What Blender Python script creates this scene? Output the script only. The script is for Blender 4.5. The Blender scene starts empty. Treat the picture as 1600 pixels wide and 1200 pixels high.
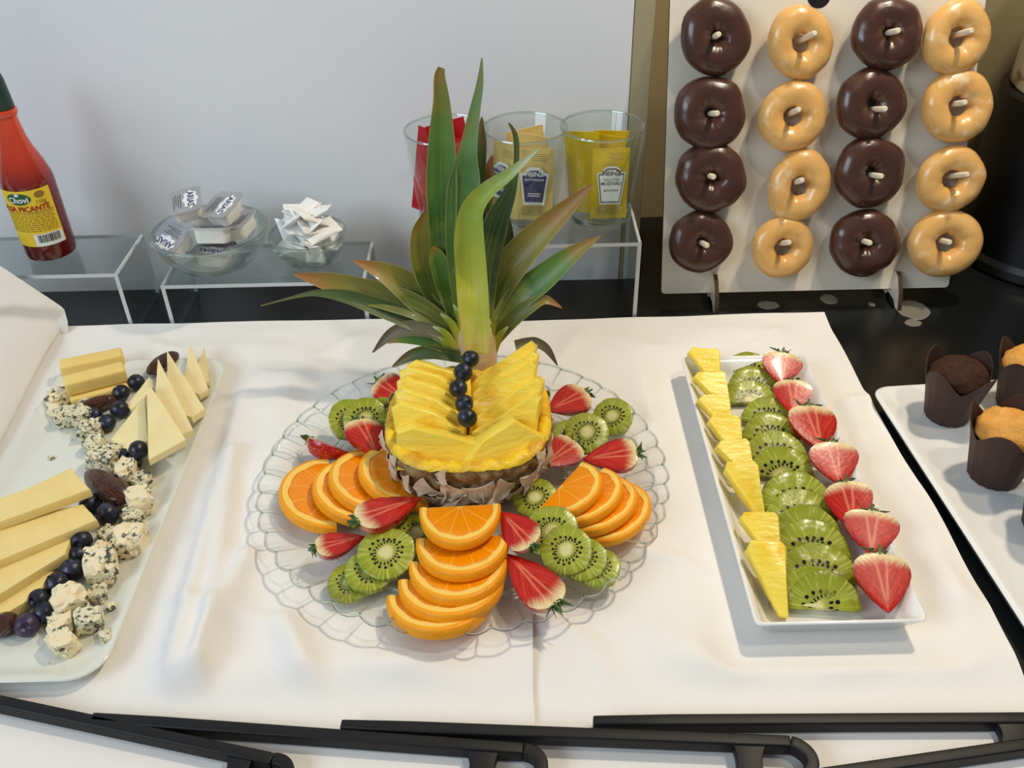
import bpy, bmesh, math, random
import numpy as np
from mathutils import Vector, Matrix, Euler, noise as mnoise
random.seed(7)
SC = bpy.context.scene
COL = SC.collection
PI = math.pi

# ------------------------------------------------------------------ camera
F = 1450.0; TH = math.radians(36.5); RO = math.radians(1.3); CH = 0.52
fw = Vector((0, math.cos(TH), -math.sin(TH))); r0 = Vector((1, 0, 0)); u0 = r0.cross(fw)
cr = r0*math.cos(RO) - u0*math.sin(RO); cu = u0*math.cos(RO) + r0*math.sin(RO)
CP = Vector((0, 0, CH))
cam = bpy.data.cameras.new('camera'); cam.sensor_fit = 'HORIZONTAL'; cam.sensor_width = 36.0
cam.lens = F/1600*36.0; cam.clip_start = 0.01; cam.clip_end = 50
cob = bpy.data.objects.new('camera', cam); COL.objects.link(cob)
m = Matrix((cr, cu, -fw)).transposed().to_4x4(); m.translation = CP; cob.matrix_world = m
SC.camera = cob

# ------------------------------------------------------------------ world, lights, exposure
W = bpy.data.worlds.new('World'); SC.world = W; W.use_nodes = True
W.node_tree.nodes['Background'].inputs[0].default_value = (0.78, 0.88, 1.0, 1)
W.node_tree.nodes['Background'].inputs[1].default_value = 0.22
def area(name, loc, target, size, power, col, shape='DISK'):
    l = bpy.data.lights.new(name, 'AREA'); l.shape = shape; l.size = size; l.energy = power; l.color = col
    if shape == 'RECTANGLE': l.size_y = size*0.7
    o = bpy.data.objects.new(name, l); COL.objects.link(o); o.location = loc
    o.rotation_euler = (Vector(target)-Vector(loc)).to_track_quat('-Z', 'Y').to_euler()
    return o
area('ceiling_spot', (0.56, 0.80, 1.15), (0.12, 0.5, 0), 0.08, 8.0, (1.0, 0.86, 0.66))
area('ceiling_spot', (0.75, 0.25, 1.75), (0.15, 0.6, 0), 0.12, 5.5, (1.0, 0.86, 0.68))
area('window_daylight', (-1.9, -0.9, 1.5), (0, 0.6, 0.1), 1.6, 40, (0.74, 0.87, 1.0), 'RECTANGLE')
SC.view_settings.view_transform = 'Standard'; SC.view_settings.look = 'None'
SC.view_settings.gamma = 1.0; SC.view_settings.use_curve_mapping = False
SC.view_settings.exposure = -0.05
try: SC.cycles.transparent_max_bounces = 32
except Exception: pass

# ------------------------------------------------------------------ coordinates
def ray(x, y): return fw + cr*((x-800)/F) - cu*((y-600)/F)
def P(x, y, z=0.0):
    d = ray(x, y); return CP + d*((z-CH)/d.z)
def PY(x, y, Y):
    d = ray(x, y); return CP + d*(Y/d.y)
def pxm(p):                                   # metres per pixel at a point
    return (Vector(p)-CP).dot(fw)/F

# ------------------------------------------------------------------ objects
def link(name, me, parent=None, loc=None, rot=None, scale=None):
    o = bpy.data.objects.new(name, me); COL.objects.link(o)
    if parent: o.parent = parent
    if loc is not None: o.location = loc
    if rot is not None: o.rotation_euler = rot
    if scale is not None: o.scale = scale if hasattr(scale, '__len__') else (scale,)*3
    return o
def tag(o, label, cat, group=None, kind=None):
    o['label'] = label
    if kind: o['kind'] = kind
    if cat: o['category'] = cat
    if group: o['group'] = group
    return o
def thing(name, label, cat, loc=(0, 0, 0), rot=(0, 0, 0), group=None, scale=None):
    o = link(name, None, None, loc, rot, scale); o.empty_display_size = 0.01
    return tag(o, label, cat, group)
def mesh(V, Fc, mat=None, smooth=True, angle=40, bev=0, seg=2, mats=None, fm=None, weld=False):
    me = bpy.data.meshes.new('mesh')
    me.from_pydata([tuple(v) for v in V], [], [tuple(f) for f in Fc])
    if fm: me.polygons.foreach_set('material_index', fm)
    bm = bmesh.new(); bm.from_mesh(me)
    if weld: bmesh.ops.remove_doubles(bm, verts=bm.verts, dist=1e-6)
    if bev:
        es = [e for e in bm.edges if len(e.link_faces) == 2 and e.calc_face_angle(0) > 0.5]
        bmesh.ops.bevel(bm, geom=es, offset=bev, segments=seg, profile=0.6, affect='EDGES', clamp_overlap=True)
    bmesh.ops.recalc_face_normals(bm, faces=bm.faces)
    bm.to_mesh(me); bm.free()
    for mm in (mats or ([mat] if mat else [])): me.materials.append(mm)
    if smooth:
        me.polygons.foreach_set('use_smooth', [True]*len(me.polygons))
        me.set_sharp_from_angle(angle=math.radians(angle))
    me.update(); return me
def join(*parts):
    V = []; Fc = []
    for v, f in parts:
        k = len(V); V += list(v); Fc += [tuple(i+k for i in q) for q in f]
    return V, Fc
def xf(M, sh):
    return [M @ Vector(v) for v in sh[0]], sh[1]
def box(x0, x1, y0, y1, z0, z1):
    V = [(x, y, z) for z in (z0, z1) for y in (y0, y1) for x in (x0, x1)]
    return V, [(0, 2, 3, 1), (4, 5, 7, 6), (0, 1, 5, 4), (1, 3, 7, 5), (3, 2, 6, 7), (2, 0, 4, 6)]
def rrect(w, l, r, n=6, cx=0, cy=0):
    o = []
    for sx, sy, a0 in ((1, 1, 0), (-1, 1, PI/2), (-1, -1, PI), (1, -1, 3*PI/2)):
        for i in range(n+1):
            a = a0 + PI/2*i/n
            o.append((cx+sx*(w/2-r)+r*math.cos(a), cy+sy*(l/2-r)+r*math.sin(a)))
    return o
def loft(rings, cap0=True, cap1=True, closed=True):
    n = len(rings[0]); V = [p for r in rings for p in r]; Fc = []
    for k in range(len(rings)-1):
        for i in range(n if closed else n-1):
            j = (i+1) % n
            Fc.append((k*n+i, k*n+j, (k+1)*n+j, (k+1)*n+i))
    if cap0: Fc.append(tuple(reversed(range(n))))
    if cap1: Fc.append(tuple((len(rings)-1)*n+i for i in range(n)))
    return V, Fc
def lathe(prof, n=32, cap0=True, cap1=True):
    return loft([[(r*math.cos(2*PI*i/n), r*math.sin(2*PI*i/n), z) for i in range(n)] for r, z in prof], cap0, cap1)
def prism(pts, t):                             # pts: 3D top outline, extruded down by t along -z
    top = [Vector(p) for p in pts]
    return loft([[p-Vector((0, 0, t)) for p in top], top])
def tube(path, rad, n=8, caps=True):
    path = [Vector(p) for p in path]; rings = []
    ref = Vector((0, 0, 1)); 
    for i, p in enumerate(path):
        t = (path[min(i+1, len(path)-1)]-path[max(i-1, 0)]).normalized()
        if abs(t.dot(ref)) > 0.95: ref = Vector((0, 1, 0))
        a = t.cross(ref).normalized(); b = t.cross(a)
        r = rad[i] if hasattr(rad, '__len__') else rad
        rings.append([p+(a*math.cos(2*PI*k/n)+b*math.sin(2*PI*k/n))*r for k in range(n)])
    return loft(rings, caps, caps)
def nz(p, s=1.0, o=0.0): return mnoise.noise(Vector((p[0]*s+o, p[1]*s+o*1.7, p[2]*s-o)))
def uvsphere(n=20, k=12):
    rings = [[(math.sin(PI*j/k)*math.cos(2*PI*i/n), math.sin(PI*j/k)*math.sin(2*PI*i/n), -math.cos(PI*j/k)) for i in range(n)] for j in range(1, k)]
    V, Fc = loft(rings, False, False)
    b = len(V); V = list(V)+[(0, 0, -1), (0, 0, 1)]
    for i in range(n):
        j = (i+1) % n
        Fc.append((b, j, i)); Fc.append((b+1, (k-2)*n+i, (k-2)*n+j))
    return V, Fc
def copy_tree(root, loc, rot, label, scale=None, group=None):
    r = root.copy(); COL.objects.link(r); r.location = loc; r.rotation_euler = rot
    if scale is not None: r.scale = scale if hasattr(scale, '__len__') else (scale,)*3
    r['label'] = label
    if group: r['group'] = group
    for ch in list(root.children):
        c = ch.copy(); COL.objects.link(c); c.parent = r
        for g in ch.children:
            d = g.copy(); COL.objects.link(d); d.parent = c
    return r
_tc = {}
def text(body, size=1.0, bold=0.0):            # centred flat lettering as a mesh outline (V,F)
    k = (body, bold)
    if k not in _tc:
        c = bpy.data.curves.new('lettering', 'FONT'); c.body = body; c.size = 1.0; c.offset = bold
        c.align_x = 'CENTER'; c.align_y = 'CENTER'; c.resolution_u = 3
        o = bpy.data.objects.new('lettering', c); COL.objects.link(o)
        dg = bpy.context.evaluated_depsgraph_get()
        me = bpy.data.meshes.new_from_object(o.evaluated_get(dg))
        _tc[k] = ([v.co.copy() for v in me.vertices], [tuple(p.vertices) for p in me.polygons])
        bpy.data.objects.remove(o); bpy.data.curves.remove(c); bpy.data.meshes.remove(me)
    V, Fc = _tc[k]
    return [v*size for v in V], Fc

# ------------------------------------------------------------------ materials
def lin(c):
    f = lambda v: (v/255/12.92 if v/255 <= 0.04045 else ((v/255+0.055)/1.055)**2.4)
    return (f(c[0]), f(c[1]), f(c[2]), 1)
class Mat:
    def __init__(s, name):
        s.m = bpy.data.materials.new(name); s.m.use_nodes = True
        s.t = s.m.node_tree; s.b = s.t.nodes['Principled BSDF']; s.out = s.t.nodes['Material Output']
        s._oc = None
    def n(s, typ): return s.t.nodes.new(typ)
    def put(s, sock, v):
        if isinstance(v, bpy.types.NodeSocket): s.t.links.new(v, sock)
        elif isinstance(v, tuple) and len(v) == 3 and sock.type == 'RGBA': sock.default_value = lin(v)
        else: sock.default_value = v
    def oc(s):
        if not s._oc: s._oc = s.n('ShaderNodeTexCoord')
        return s._oc.outputs['Object']
    def xyz(s):
        q = s.n('ShaderNodeSeparateXYZ'); s.put(q.inputs[0], s.oc()); return q.outputs
    def mt(s, op, a, b=0.0, c=0.0, clamp=False):
        q = s.n('ShaderNodeMath'); q.operation = op; q.use_clamp = clamp
        s.put(q.inputs[0], a); s.put(q.inputs[1], b); s.put(q.inputs[2], c); return q.outputs[0]
    def step(s, v, a, b, lo=0.0, hi=1.0):
        q = s.n('ShaderNodeMapRange'); q.interpolation_type = 'SMOOTHSTEP'
        s.put(q.inputs[0], v); s.put(q.inputs[1], a); s.put(q.inputs[2], b); s.put(q.inputs[3], lo); s.put(q.inputs[4], hi)
        return q.outputs[0]
    def vec(s, x, y, z):
        q = s.n('ShaderNodeCombineXYZ'); s.put(q.inputs[0], x); s.put(q.inputs[1], y); s.put(q.inputs[2], z); return q.outputs[0]
    def scl(s, v, k):
        q = s.n('ShaderNodeVectorMath'); q.operation = 'MULTIPLY'; s.put(q.inputs[0], v); q.inputs[1].default_value = k; return q.outputs[0]
    def noise(s, scale, detail=3, vec=None, rough=0.55, rnd=False):
        q = s.n('ShaderNodeTexNoise'); v = vec if vec is not None else s.oc()
        if rnd:
            oi = s.n('ShaderNodeObjectInfo'); a = s.n('ShaderNodeVectorMath'); a.operation = 'ADD'
            mlt = s.mt('MULTIPLY', oi.outputs['Random'], 7.0); s.put(a.inputs[0], v); s.put(a.inputs[1], s.vec(mlt, mlt, mlt)); v = a.outputs[0]
        s.put(q.inputs['Vector'], v); q.inputs['Scale'].default_value = scale
        q.inputs['Detail'].default_value = detail; q.inputs['Roughness'].default_value = rough; return q.outputs[0]
    def vor(s, scale, vec=None, feat='F1', rand=1.0):
        q = s.n('ShaderNodeTexVoronoi'); q.feature = feat; s.put(q.inputs['Vector'], vec if vec is not None else s.oc())
        q.inputs['Scale'].default_value = scale; q.inputs['Randomness'].default_value = rand; return q.outputs['Distance']
    def mix(s, f, a, b):
        q = s.n('ShaderNodeMix'); q.data_type = 'RGBA'; s.put(q.inputs[0], f); s.put(q.inputs[6], a); s.put(q.inputs[7], b); return q.outputs[2]
    def ramp(s, f, stops):
        q = s.n('ShaderNodeValToRGB'); e = q.color_ramp.elements
        while len(e) < len(stops): e.new(0.5)
        for i, (p, c) in enumerate(stops): e[i].position = p; e[i].color = lin(c)
        s.put(q.inputs[0], f); return q.outputs[0]
    def rnd(s): return s.n('ShaderNodeObjectInfo').outputs['Random']
    def bump(s, h, st=0.3, d=0.001):
        q = s.n('ShaderNodeBump'); q.inputs['Strength'].default_value = st; q.inputs['Distance'].default_value = d
        s.put(q.inputs['Height'], h); s.put(s.b.inputs['Normal'], q.outputs[0]); return s
    def set(s, col, rough=0.5, spec=0.5, sss=0.0, sr=(1, 0.4, 0.2), sscale=0.004, coat=0.0, metal=0.0, crough=0.05):
        b = s.b.inputs
        s.put(b['Base Color'], col); s.put(b['Roughness'], rough); s.put(b['Specular IOR Level'], spec); s.put(b['Metallic'], metal)
        b['Coat Weight'].default_value = coat; b['Coat Roughness'].default_value = crough
        if sss:
            b['Subsurface Weight'].default_value = sss; b['Subsurface Radius'].default_value = sr; b['Subsurface Scale'].default_value = sscale
        return s
def plain(name, col, **k): return Mat(name).set(col, **k).m
def clear(name, tint=(250, 253, 252), rough=0.02, refr=0.2, edge=0.25, ior=1.45):
    a = Mat(name); t = a.t; t.nodes.remove(a.b)
    tr = a.n('ShaderNodeBsdfTransparent'); a.put(tr.inputs[0], tint)
    rf = a.n('ShaderNodeBsdfGlass'); a.put(rf.inputs[0], (250, 254, 252)); rf.inputs['IOR'].default_value = 1.5; rf.inputs['Roughness'].default_value = 0.0
    gl = a.n('ShaderNodeBsdfGlossy'); gl.inputs['Roughness'].default_value = rough; a.put(gl.inputs[0], (255, 255, 255))
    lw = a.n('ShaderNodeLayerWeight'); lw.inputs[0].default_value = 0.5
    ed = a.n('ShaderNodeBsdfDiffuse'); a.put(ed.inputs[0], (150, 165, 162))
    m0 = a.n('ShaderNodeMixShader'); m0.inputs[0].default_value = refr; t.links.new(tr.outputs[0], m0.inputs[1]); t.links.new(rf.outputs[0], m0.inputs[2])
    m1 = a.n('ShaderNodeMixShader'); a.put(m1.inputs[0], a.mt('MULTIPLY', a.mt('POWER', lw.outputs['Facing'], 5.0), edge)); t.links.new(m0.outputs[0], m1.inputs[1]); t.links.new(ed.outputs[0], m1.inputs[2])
    f0 = ((ior-1)/(ior+1))**2
    fr = a.mt('ADD', a.mt('MULTIPLY', a.mt('POWER', lw.outputs['Facing'], 4.0), 0.40), f0)
    m2 = a.n('ShaderNodeMixShader'); t.links.new(fr, m2.inputs[0]); t.links.new(m1.outputs[0], m2.inputs[1]); t.links.new(gl.outputs[0], m2.inputs[2])
    t.links.new(m2.outputs[0], a.out.inputs[0]); return a.m

def build_mats():
    M = {}
    a = Mat('painted_wall_white'); M['wall_white'] = a.set(a.mix(a.noise(1.5, 3), (242, 244, 246), (248, 248, 248)), 0.32).bump(a.noise(40, 4), 0.05, 0.002).m
    a = Mat('painted_wall_khaki'); M['wall_khaki'] = a.set(a.mix(a.noise(3, 3), (176, 163, 126), (188, 174, 138)), 0.6).bump(a.noise(60, 3), 0.05).m
    M['floor'] = plain('floor_grey', (120, 112, 104), rough=0.6)
    a = Mat('black_tabletop'); M['table'] = a.set((20, 22, 22), a.mix(a.noise(14, 4), (110, 110, 110), (150, 150, 150)), 0.35).m
    a = Mat('white_cotton'); x = a.xyz()
    wv = a.mt('ADD', a.mt('SINE', a.mt('MULTIPLY', x[0], 5200.0)), a.mt('SINE', a.mt('MULTIPLY', x[1], 5200.0)))
    M['cloth'] = a.set(a.mix(a.noise(9, 4), (236, 232, 226), (242, 239, 233)), 0.85, 0.2).bump(a.mt('ADD', a.mt('MULTIPLY', wv, 0.08), a.noise(90, 4)), 0.22, 0.0012).m
    M['porcelain'] = plain('white_porcelain', (238, 238, 234), rough=0.12, spec=0.5, coat=0.5)
    M['porcelain_warm'] = plain('ivory_porcelain', (226, 227, 214), rough=0.18, spec=0.5, coat=0.3)
    M['glass'] = clear('clear_glass', refr=0.03, edge=0.10)
    M['bowl_glass'] = clear('bowl_glass', refr=0.30, edge=0.15)
    M['glass_solid'] = clear('solid_glass', refr=0.85, edge=0.0)
    M['plate_glass'] = clear('pressed_glass', (254, 255, 255), refr=0.05, edge=0.04, ior=1.4)
    M['acrylic'] = clear('clear_acrylic', (236, 240, 240), refr=0.0, edge=0.1)
    M['acrylic_edge'] = Mat('acrylic_edge').set((205, 210, 210), 0.25, 0.5).m
    M['black_nylon'] = Mat('black_nylon'); M['black_nylon'] = M['black_nylon'].set((17, 17, 18), 0.5, 0.35).bump(M['black_nylon'].noise(900, 2), 0.08, 0.0004).m
    # citrus
    a = Mat('orange_rind'); M['rind'] = a.set(a.mix(a.noise(120, 3, rnd=True), (246, 148, 4), (255, 176, 24)), 0.42, 0.35, sss=0.15).bump(a.vor(700), 0.35, 0.0006).m
    a = Mat('orange_pith'); M['pith'] = a.set(a.mix(a.noise(200, 3), (252, 198, 70), (255, 218, 124)), 0.6, 0.3, sss=0.2).m
    a = Mat('orange_flesh'); x = a.xyz(); ang = a.mt('ARCTAN2', x[1], x[0]); r = a.mt('POWER', a.mt('ADD', a.mt('MULTIPLY', x[0], x[0]), a.mt('MULTIPLY', x[1], x[1])), 0.5)
    fr = a.mt('ABSOLUTE', a.mt('SUBTRACT', a.mt('FRACT', a.mt('ADD', a.mt('MULTIPLY', ang, 5/PI), 0.5)), 0.5))
    line = a.mt('SUBTRACT', 1.0, a.step(a.mt('MULTIPLY', fr, a.mt('MULTIPLY', r, 20.0)), 0.004, 0.016))
    core = a.step(r, 0.004, 0.0022)
    pulp = a.noise(1.0, 3, a.vec(a.mt('MULTIPLY', ang, 16.0), a.mt('MULTIPLY', r, 130.0), 0.0))
    c = a.mix(pulp, (234, 126, 0), (252, 164, 2))
    M['orange_flesh'] = a.set(a.mix(a.mt('MULTIPLY', a.mt('MAXIMUM', line, core), 0.65), c, (255, 200, 96)), 0.2, 0.4, sss=0.25, sr=(1, 0.5, 0.1), coat=0.1).bump(pulp, 0.35, 0.0009).m
    # kiwi: disc in local XZ, radius 0.025
    a = Mat('kiwi_flesh'); x = a.xyz(); ang = a.mt('ARCTAN2', x[2], x[0])
    r = a.mt('DIVIDE', a.mt('POWER', a.mt('ADD', a.mt('MULTIPLY', x[0], x[0]), a.mt('MULTIPLY', x[2], x[2])), 0.5), 0.025)
    wob = a.mt('ADD', r, a.mt('MULTIPLY', a.mt('SUBTRACT', a.noise(130, 2, rnd=True), 0.5), 0.16))
    base = a.ramp(wob, [(0.0, (222, 216, 160)), (0.2, (214, 210, 140)), (0.3, (166, 166, 76)), (0.42, (144, 148, 50)), (0.62, (162, 166, 50)), (0.9, (146, 154, 36)), (1.0, (128, 138, 30))])
    ray_ = a.noise(1.0, 2, a.vec(a.mt('MULTIPLY', ang, 9.0), a.mt('MULTIPLY', r, 0.8), a.mt('MULTIPLY', x[1], 40.0)))
    base = a.mix(a.mt('MULTIPLY', a.step(ray_, 0.5, 0.68), a.step(r, 0.25, 0.45)), base, (188, 196, 96))
    def seeds(nn, rc, off):
        af = a.mt('FRACT', a.mt('ADD', a.mt('MULTIPLY', ang, nn/(2*PI)), off))
        ai = a.mt('FLOOR', a.mt('ADD', a.mt('MULTIPLY', ang, nn/(2*PI)), off))
        jit = a.mt('MULTIPLY', a.mt('SINE', a.mt('MULTIPLY', ai, 12.9898+off)), 0.05)
        da = a.mt('DIVIDE', a.mt('SUBTRACT', af, 0.5), 0.27)
        dr = a.mt('DIVIDE', a.mt('SUBTRACT', r, a.mt('ADD', jit, rc)), 0.062)
        return a.step(a.mt('ADD', a.mt('MULTIPLY', da, da), a.mt('MULTIPLY', dr, dr)), 1.1, 0.6)
    sd = a.mt('MAXIMUM', seeds(22, 0.40, 0.2), seeds(17, 0.53, 0.63))
    face = a.step(a.noise(60, 2, rnd=True), 0.3, 0.42)
    sd = a.mt('MULTIPLY', sd, a.mt('ADD', a.mt('MULTIPLY', face, 0.75), 0.25))
    M['kiwi'] = a.set(a.mix(sd, base, (22, 20, 12)), 0.24, 0.45, sss=0.3, sr=(0.5, 1, 0.15), sscale=0.003, coat=0.12, crough=0.15).bump(a.noise(420, 3), 0.3, 0.0008).m
    # strawberry
    a = Mat('strawberry_skin'); v = a.vor(330, rand=0.55); y = a.xyz()
    red = a.mix(a.noise(90, 2, rnd=True), (160, 8, 10), (198, 26, 18)); red = a.mix(a.step(y[1], -0.008, 0.0), red, (230, 170, 140))
    M['straw_skin'] = a.set(a.mix(a.step(v, 0.26, 0.16), red, (214, 150, 70)), 0.22, 0.5, sss=0.15, sr=(1, 0.2, 0.1), coat=0.3).bump(a.step(v, 0.1, 0.45), 0.5, 0.0009).m
    a = Mat('strawberry_cut'); x = a.xyz(); u = a.mt('DIVIDE', x[0], 0.020); vv = a.mt('DIVIDE', a.mt('MULTIPLY', x[1], -1.0), 0.045)
    au = a.mt('ABSOLUTE', u); lc = a.mt('SUBTRACT', au, a.mt('MULTIPLY', a.mt('SUBTRACT', 0.95, vv), 0.24))
    vl = a.mt('MULTIPLY', a.step(a.mt('ABSOLUTE', lc), 0.09, 0.0), a.step(vv, 0.9, 0.7))
    fib = a.noise(1.0, 2, a.vec(a.mt('MULTIPLY', a.mt('ADD', vv, a.mt('MULTIPLY', au, 0.6)), 16.0), a.mt('MULTIPLY', u, 1.2), 0.0), rnd=True)
    c = a.mix(a.step(fib, 0.42, 0.66), (176, 16, 6), (204, 48, 22))
    c = a.mix(a.mt('MULTIPLY', vl, 0.55), c, (236, 150, 112))
    ed = a.mt('ADD', au, a.mt('MULTIPLY', a.mt('ABSOLUTE', a.mt('SUBTRACT', vv, 0.35)), 1.1))
    c = a.mix(a.step(ed, 0.78, 1.02), c, (160, 10, 8))
    top = a.step(a.mt('ADD', vv, a.mt('ADD', a.mt('MULTIPLY', au, -0.10), a.mt('MULTIPLY', a.mt('SUBTRACT', fib, 0.5), 0.2))), 0.22, -0.02)
    M['straw_cut'] = a.set(a.mix(top, c, (232, 214, 160)), 0.3, 0.35, sss=0.15, sr=(1, 0.3, 0.15), coat=0.08, crough=0.1).bump(a.noise(300, 3), 0.25, 0.0007).m
    a = Mat('strawberry_leaf'); M['calyx'] = a.set(a.mix(a.noise(160, 3, rnd=True), (44, 72, 24), (96, 124, 52)), 0.5).m
    # blueberry
    a = Mat('blueberry_skin'); M['blueberry'] = a.set(a.mix(a.step(a.noise(1.1, 4, rnd=True), 0.42, 0.75), (14, 16, 26), (50, 58, 82)), 0.36, 0.5).m
    a = Mat('purple_blueberry_skin'); M['blueberry_purple'] = a.set(a.mix(a.noise(1.3, 3), (38, 22, 46), (70, 52, 84)), 0.4).m
    a = Mat('date_skin'); M['date'] = a.set(a.mix(a.noise(2.2, 4, rnd=True), (52, 20, 12), (124, 62, 36)), 0.2, 0.6, coat=0.35).bump(a.noise(1, 3, a.scl(a.oc(), (9, 2, 9))), 0.7, 0.06).m
    # pineapple
    a = Mat('pineapple_flesh'); st = a.noise(1.0, 4, a.scl(a.oc(), (60, 480, 200)), rnd=True)
    c = a.mix(st, (250, 208, 34), (255, 234, 112)); c = a.mix(a.step(a.noise(55, 2, rnd=True), 0.55, 0.75), c, (246, 200, 36))
    M['pine'] = a.set(c, 0.3, 0.5, sss=0.35, sr=(1, 0.7, 0.15), sscale=0.005, coat=0.08, crough=0.2).bump(st, 0.8, 0.0016).m
    a = Mat('pineapple_rim'); c = a.mix(a.step(a.noise(70, 3), 0.4, 0.7), (248, 206, 40), (214, 160, 40))
    M['pine_rim'] = a.set(c, 0.35, 0.5, sss=0.3, sr=(1, 0.7, 0.15)).bump(a.noise(240, 4), 0.7, 0.002).m
    a = Mat('pineapple_rind'); n1 = a.noise(90, 5); n2 = a.noise(35, 3)
    c = a.ramp(n1, [(0.3, (62, 44, 28)), (0.45, (128, 98, 60)), (0.58, (170, 142, 96)), (0.72, (96, 92, 50))])
    M['pine_rind'] = a.set(a.mix(a.step(n2, 0.5, 0.7), c, (150, 116, 74)), 0.75, 0.3).bump(a.noise(300, 4), 0.8, 0.002).m
    a = Mat('dry_bract'); M['bract'] = a.set(a.mix(a.noise(1, 3, a.scl(a.oc(), (500, 120, 300)), rnd=True), (172, 138, 98), (244, 228, 200)), 0.75, 0.2).m
    def leaf(nm, c0, c1, c2, c3):
        a = Mat(nm); uv = a.n('ShaderNodeUVMap'); uv.uv_map = 'UVMap'; q = a.n('ShaderNodeSeparateXYZ'); a.put(q.inputs[0], uv.outputs[0])
        t = a.mt('ADD', q.outputs[1], a.mt('MULTIPLY', a.mt('SUBTRACT', a.noise(26, 4, rnd=True), 0.5), 0.8))
        c = a.ramp(t, [(0.0, c0), (0.28, c1), (0.66, c2), (0.95, c3)])
        sk = a.noise(1.0, 3, a.vec(a.mt('MULTIPLY', q.outputs[0], 26.0), a.mt('MULTIPLY', q.outputs[1], 1.5), 0.0))
        c = a.mix(a.mt('MULTIPLY', a.step(sk, 0.4, 0.72), 0.35), c, (150, 156, 92))
        e = a.step(a.mt('ABSOLUTE', a.mt('SUBTRACT', q.outputs[0], 0.5)), 0.44, 0.5)
        return a.set(a.mix(a.mt('MULTIPLY', e, 0.5), c, (176, 172, 110)), 0.42, 0.4, coat=0.08).bump(sk, 0.3, 0.0008).m
    M['leaf_green'] = leaf('crown_leaf_green', (150, 160, 70), (48, 96, 26), (84, 126, 44), (158, 114, 44))
    M['leaf_dark'] = leaf('crown_leaf_dark', (112, 122, 52), (36, 64, 22), (60, 84, 32), (116, 88, 48))
    M['leaf_olive'] = leaf('crown_leaf_olive', (110, 112, 48), (80, 96, 28), (132, 120, 38), (160, 98, 50))
    M['leaf_pale'] = leaf('crown_leaf_pale', (222, 206, 120), (184, 188, 56), (150, 172, 56), (206, 216, 176))
    M['leaf_bluish'] = leaf('crown_leaf_bluish', (96, 120, 50), (52, 104, 46), (104, 144, 90), (132, 136, 78))
    M['leaf_dry'] = leaf('crown_leaf_dry', (120, 116, 80), (92, 88, 68), (104, 92, 72), (84, 68, 52))
    a = Mat('crown_stalk'); M['stalk'] = a.set(a.mix(a.noise(60, 4), (222, 206, 156), (190, 150, 106)), 0.55, sss=0.15).bump(a.noise(120, 4), 0.5, 0.002).m
    # cheese
    def cheese(nm, c0, c1, b=0.25):
        a = Mat(nm); return a.set(a.mix(a.noise(70, 4, rnd=True), c0, c1), 0.42, 0.4, sss=0.3, sr=(1, 0.8, 0.4), sscale=0.004).bump(a.noise(160, 4), b, 0.0012).m
    M['cheese_young'] = cheese('young_cheese', (238, 204, 112), (248, 220, 138), 0.15)
    M['cheese_pale'] = cheese('cured_cheese', (238, 214, 148), (250, 236, 184), 0.35)
    M['cheese_big'] = cheese('semi_cured_cheese', (238, 208, 124), (248, 226, 158), 0.2)
    M['cheese_rind'] = cheese('cheese_rind', (214, 178, 110), (228, 198, 134), 0.3)
    a = Mat('blue_cheese'); nv = a.noise(210, 5, rnd=True, rough=0.65); nb = a.noise(75, 2, rnd=True)
    vein = a.mt('MULTIPLY', a.step(nv, 0.50, 0.57), a.step(nb, 0.44, 0.54))
    M['blue_cheese'] = a.set(a.mix(vein, a.mix(a.noise(90, 3), (240, 220, 174), (250, 238, 206)), (72, 80, 76)), 0.65, 0.3, sss=0.2, sr=(1, 0.8, 0.5)).bump(a.noise(260, 4), 0.6, 0.0015).m
    a = Mat('veined_cheese'); nv = a.noise(260, 5, rnd=True, rough=0.7)
    M['veined_cheese'] = a.set(a.mix(a.step(nv, 0.50, 0.58), (236, 226, 190), (76, 86, 76)), 0.7, 0.3).bump(a.noise(260, 4), 0.8, 0.002).m
    # donuts
    a = Mat('chocolate_icing'); M['choc'] = a.set(a.mix(a.noise(50, 3, rnd=True), (62, 34, 24), (82, 48, 36)), 0.3, 0.5, coat=0.3, crough=0.16).bump(a.noise(45, 2, rnd=True), 0.35, 0.003).m
    a = Mat('glazed_dough'); n1 = a.noise(38, 3, rnd=True); g = a.step(a.noise(70, 4, rnd=True), 0.54, 0.72)
    c = a.mix(n1, (216, 156, 74), (238, 192, 120)); rn = a.rnd()
    c = a.mix(a.mt('MULTIPLY', g, a.mt('MULTIPLY', rn, 0.8)), c, (240, 222, 184))
    M['dough'] = a.set(c, 0.3, 0.5, sss=0.15, sr=(1, 0.6, 0.3), coat=0.4, crough=0.15).bump(a.noise(60, 4, rnd=True), 0.4, 0.002).m
    a = Mat('white_board'); M['board'] = a.set(a.mix(a.noise(1, 4, a.scl(a.oc(), (12, 4, 4))), (226, 216, 196), (236, 227, 208)), 0.35, 0.5).m
    M['board_edge'] = plain('burnt_board_edge', (72, 44, 26), rough=0.7)
    a = Mat('peg_wood'); M['peg'] = a.set(a.mix(a.noise(1, 3, a.scl(a.oc(), (600, 600, 60))), (222, 206, 176), (240, 230, 206)), 0.6).m
    # muffins
    a = Mat('brown_paper'); M['paper'] = a.set(a.mix(a.noise(30, 4, rnd=True), (58, 38, 34), (74, 50, 44)), 0.6, 0.35).bump(a.noise(90, 4), 0.2, 0.001).m
    a = Mat('chocolate_crumb'); M['crumb_dark'] = a.set(a.mix(a.noise(120, 5), (42, 24, 16), (82, 52, 36)), 0.8, 0.2).bump(a.noise(220, 5), 0.9, 0.003).m
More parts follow.
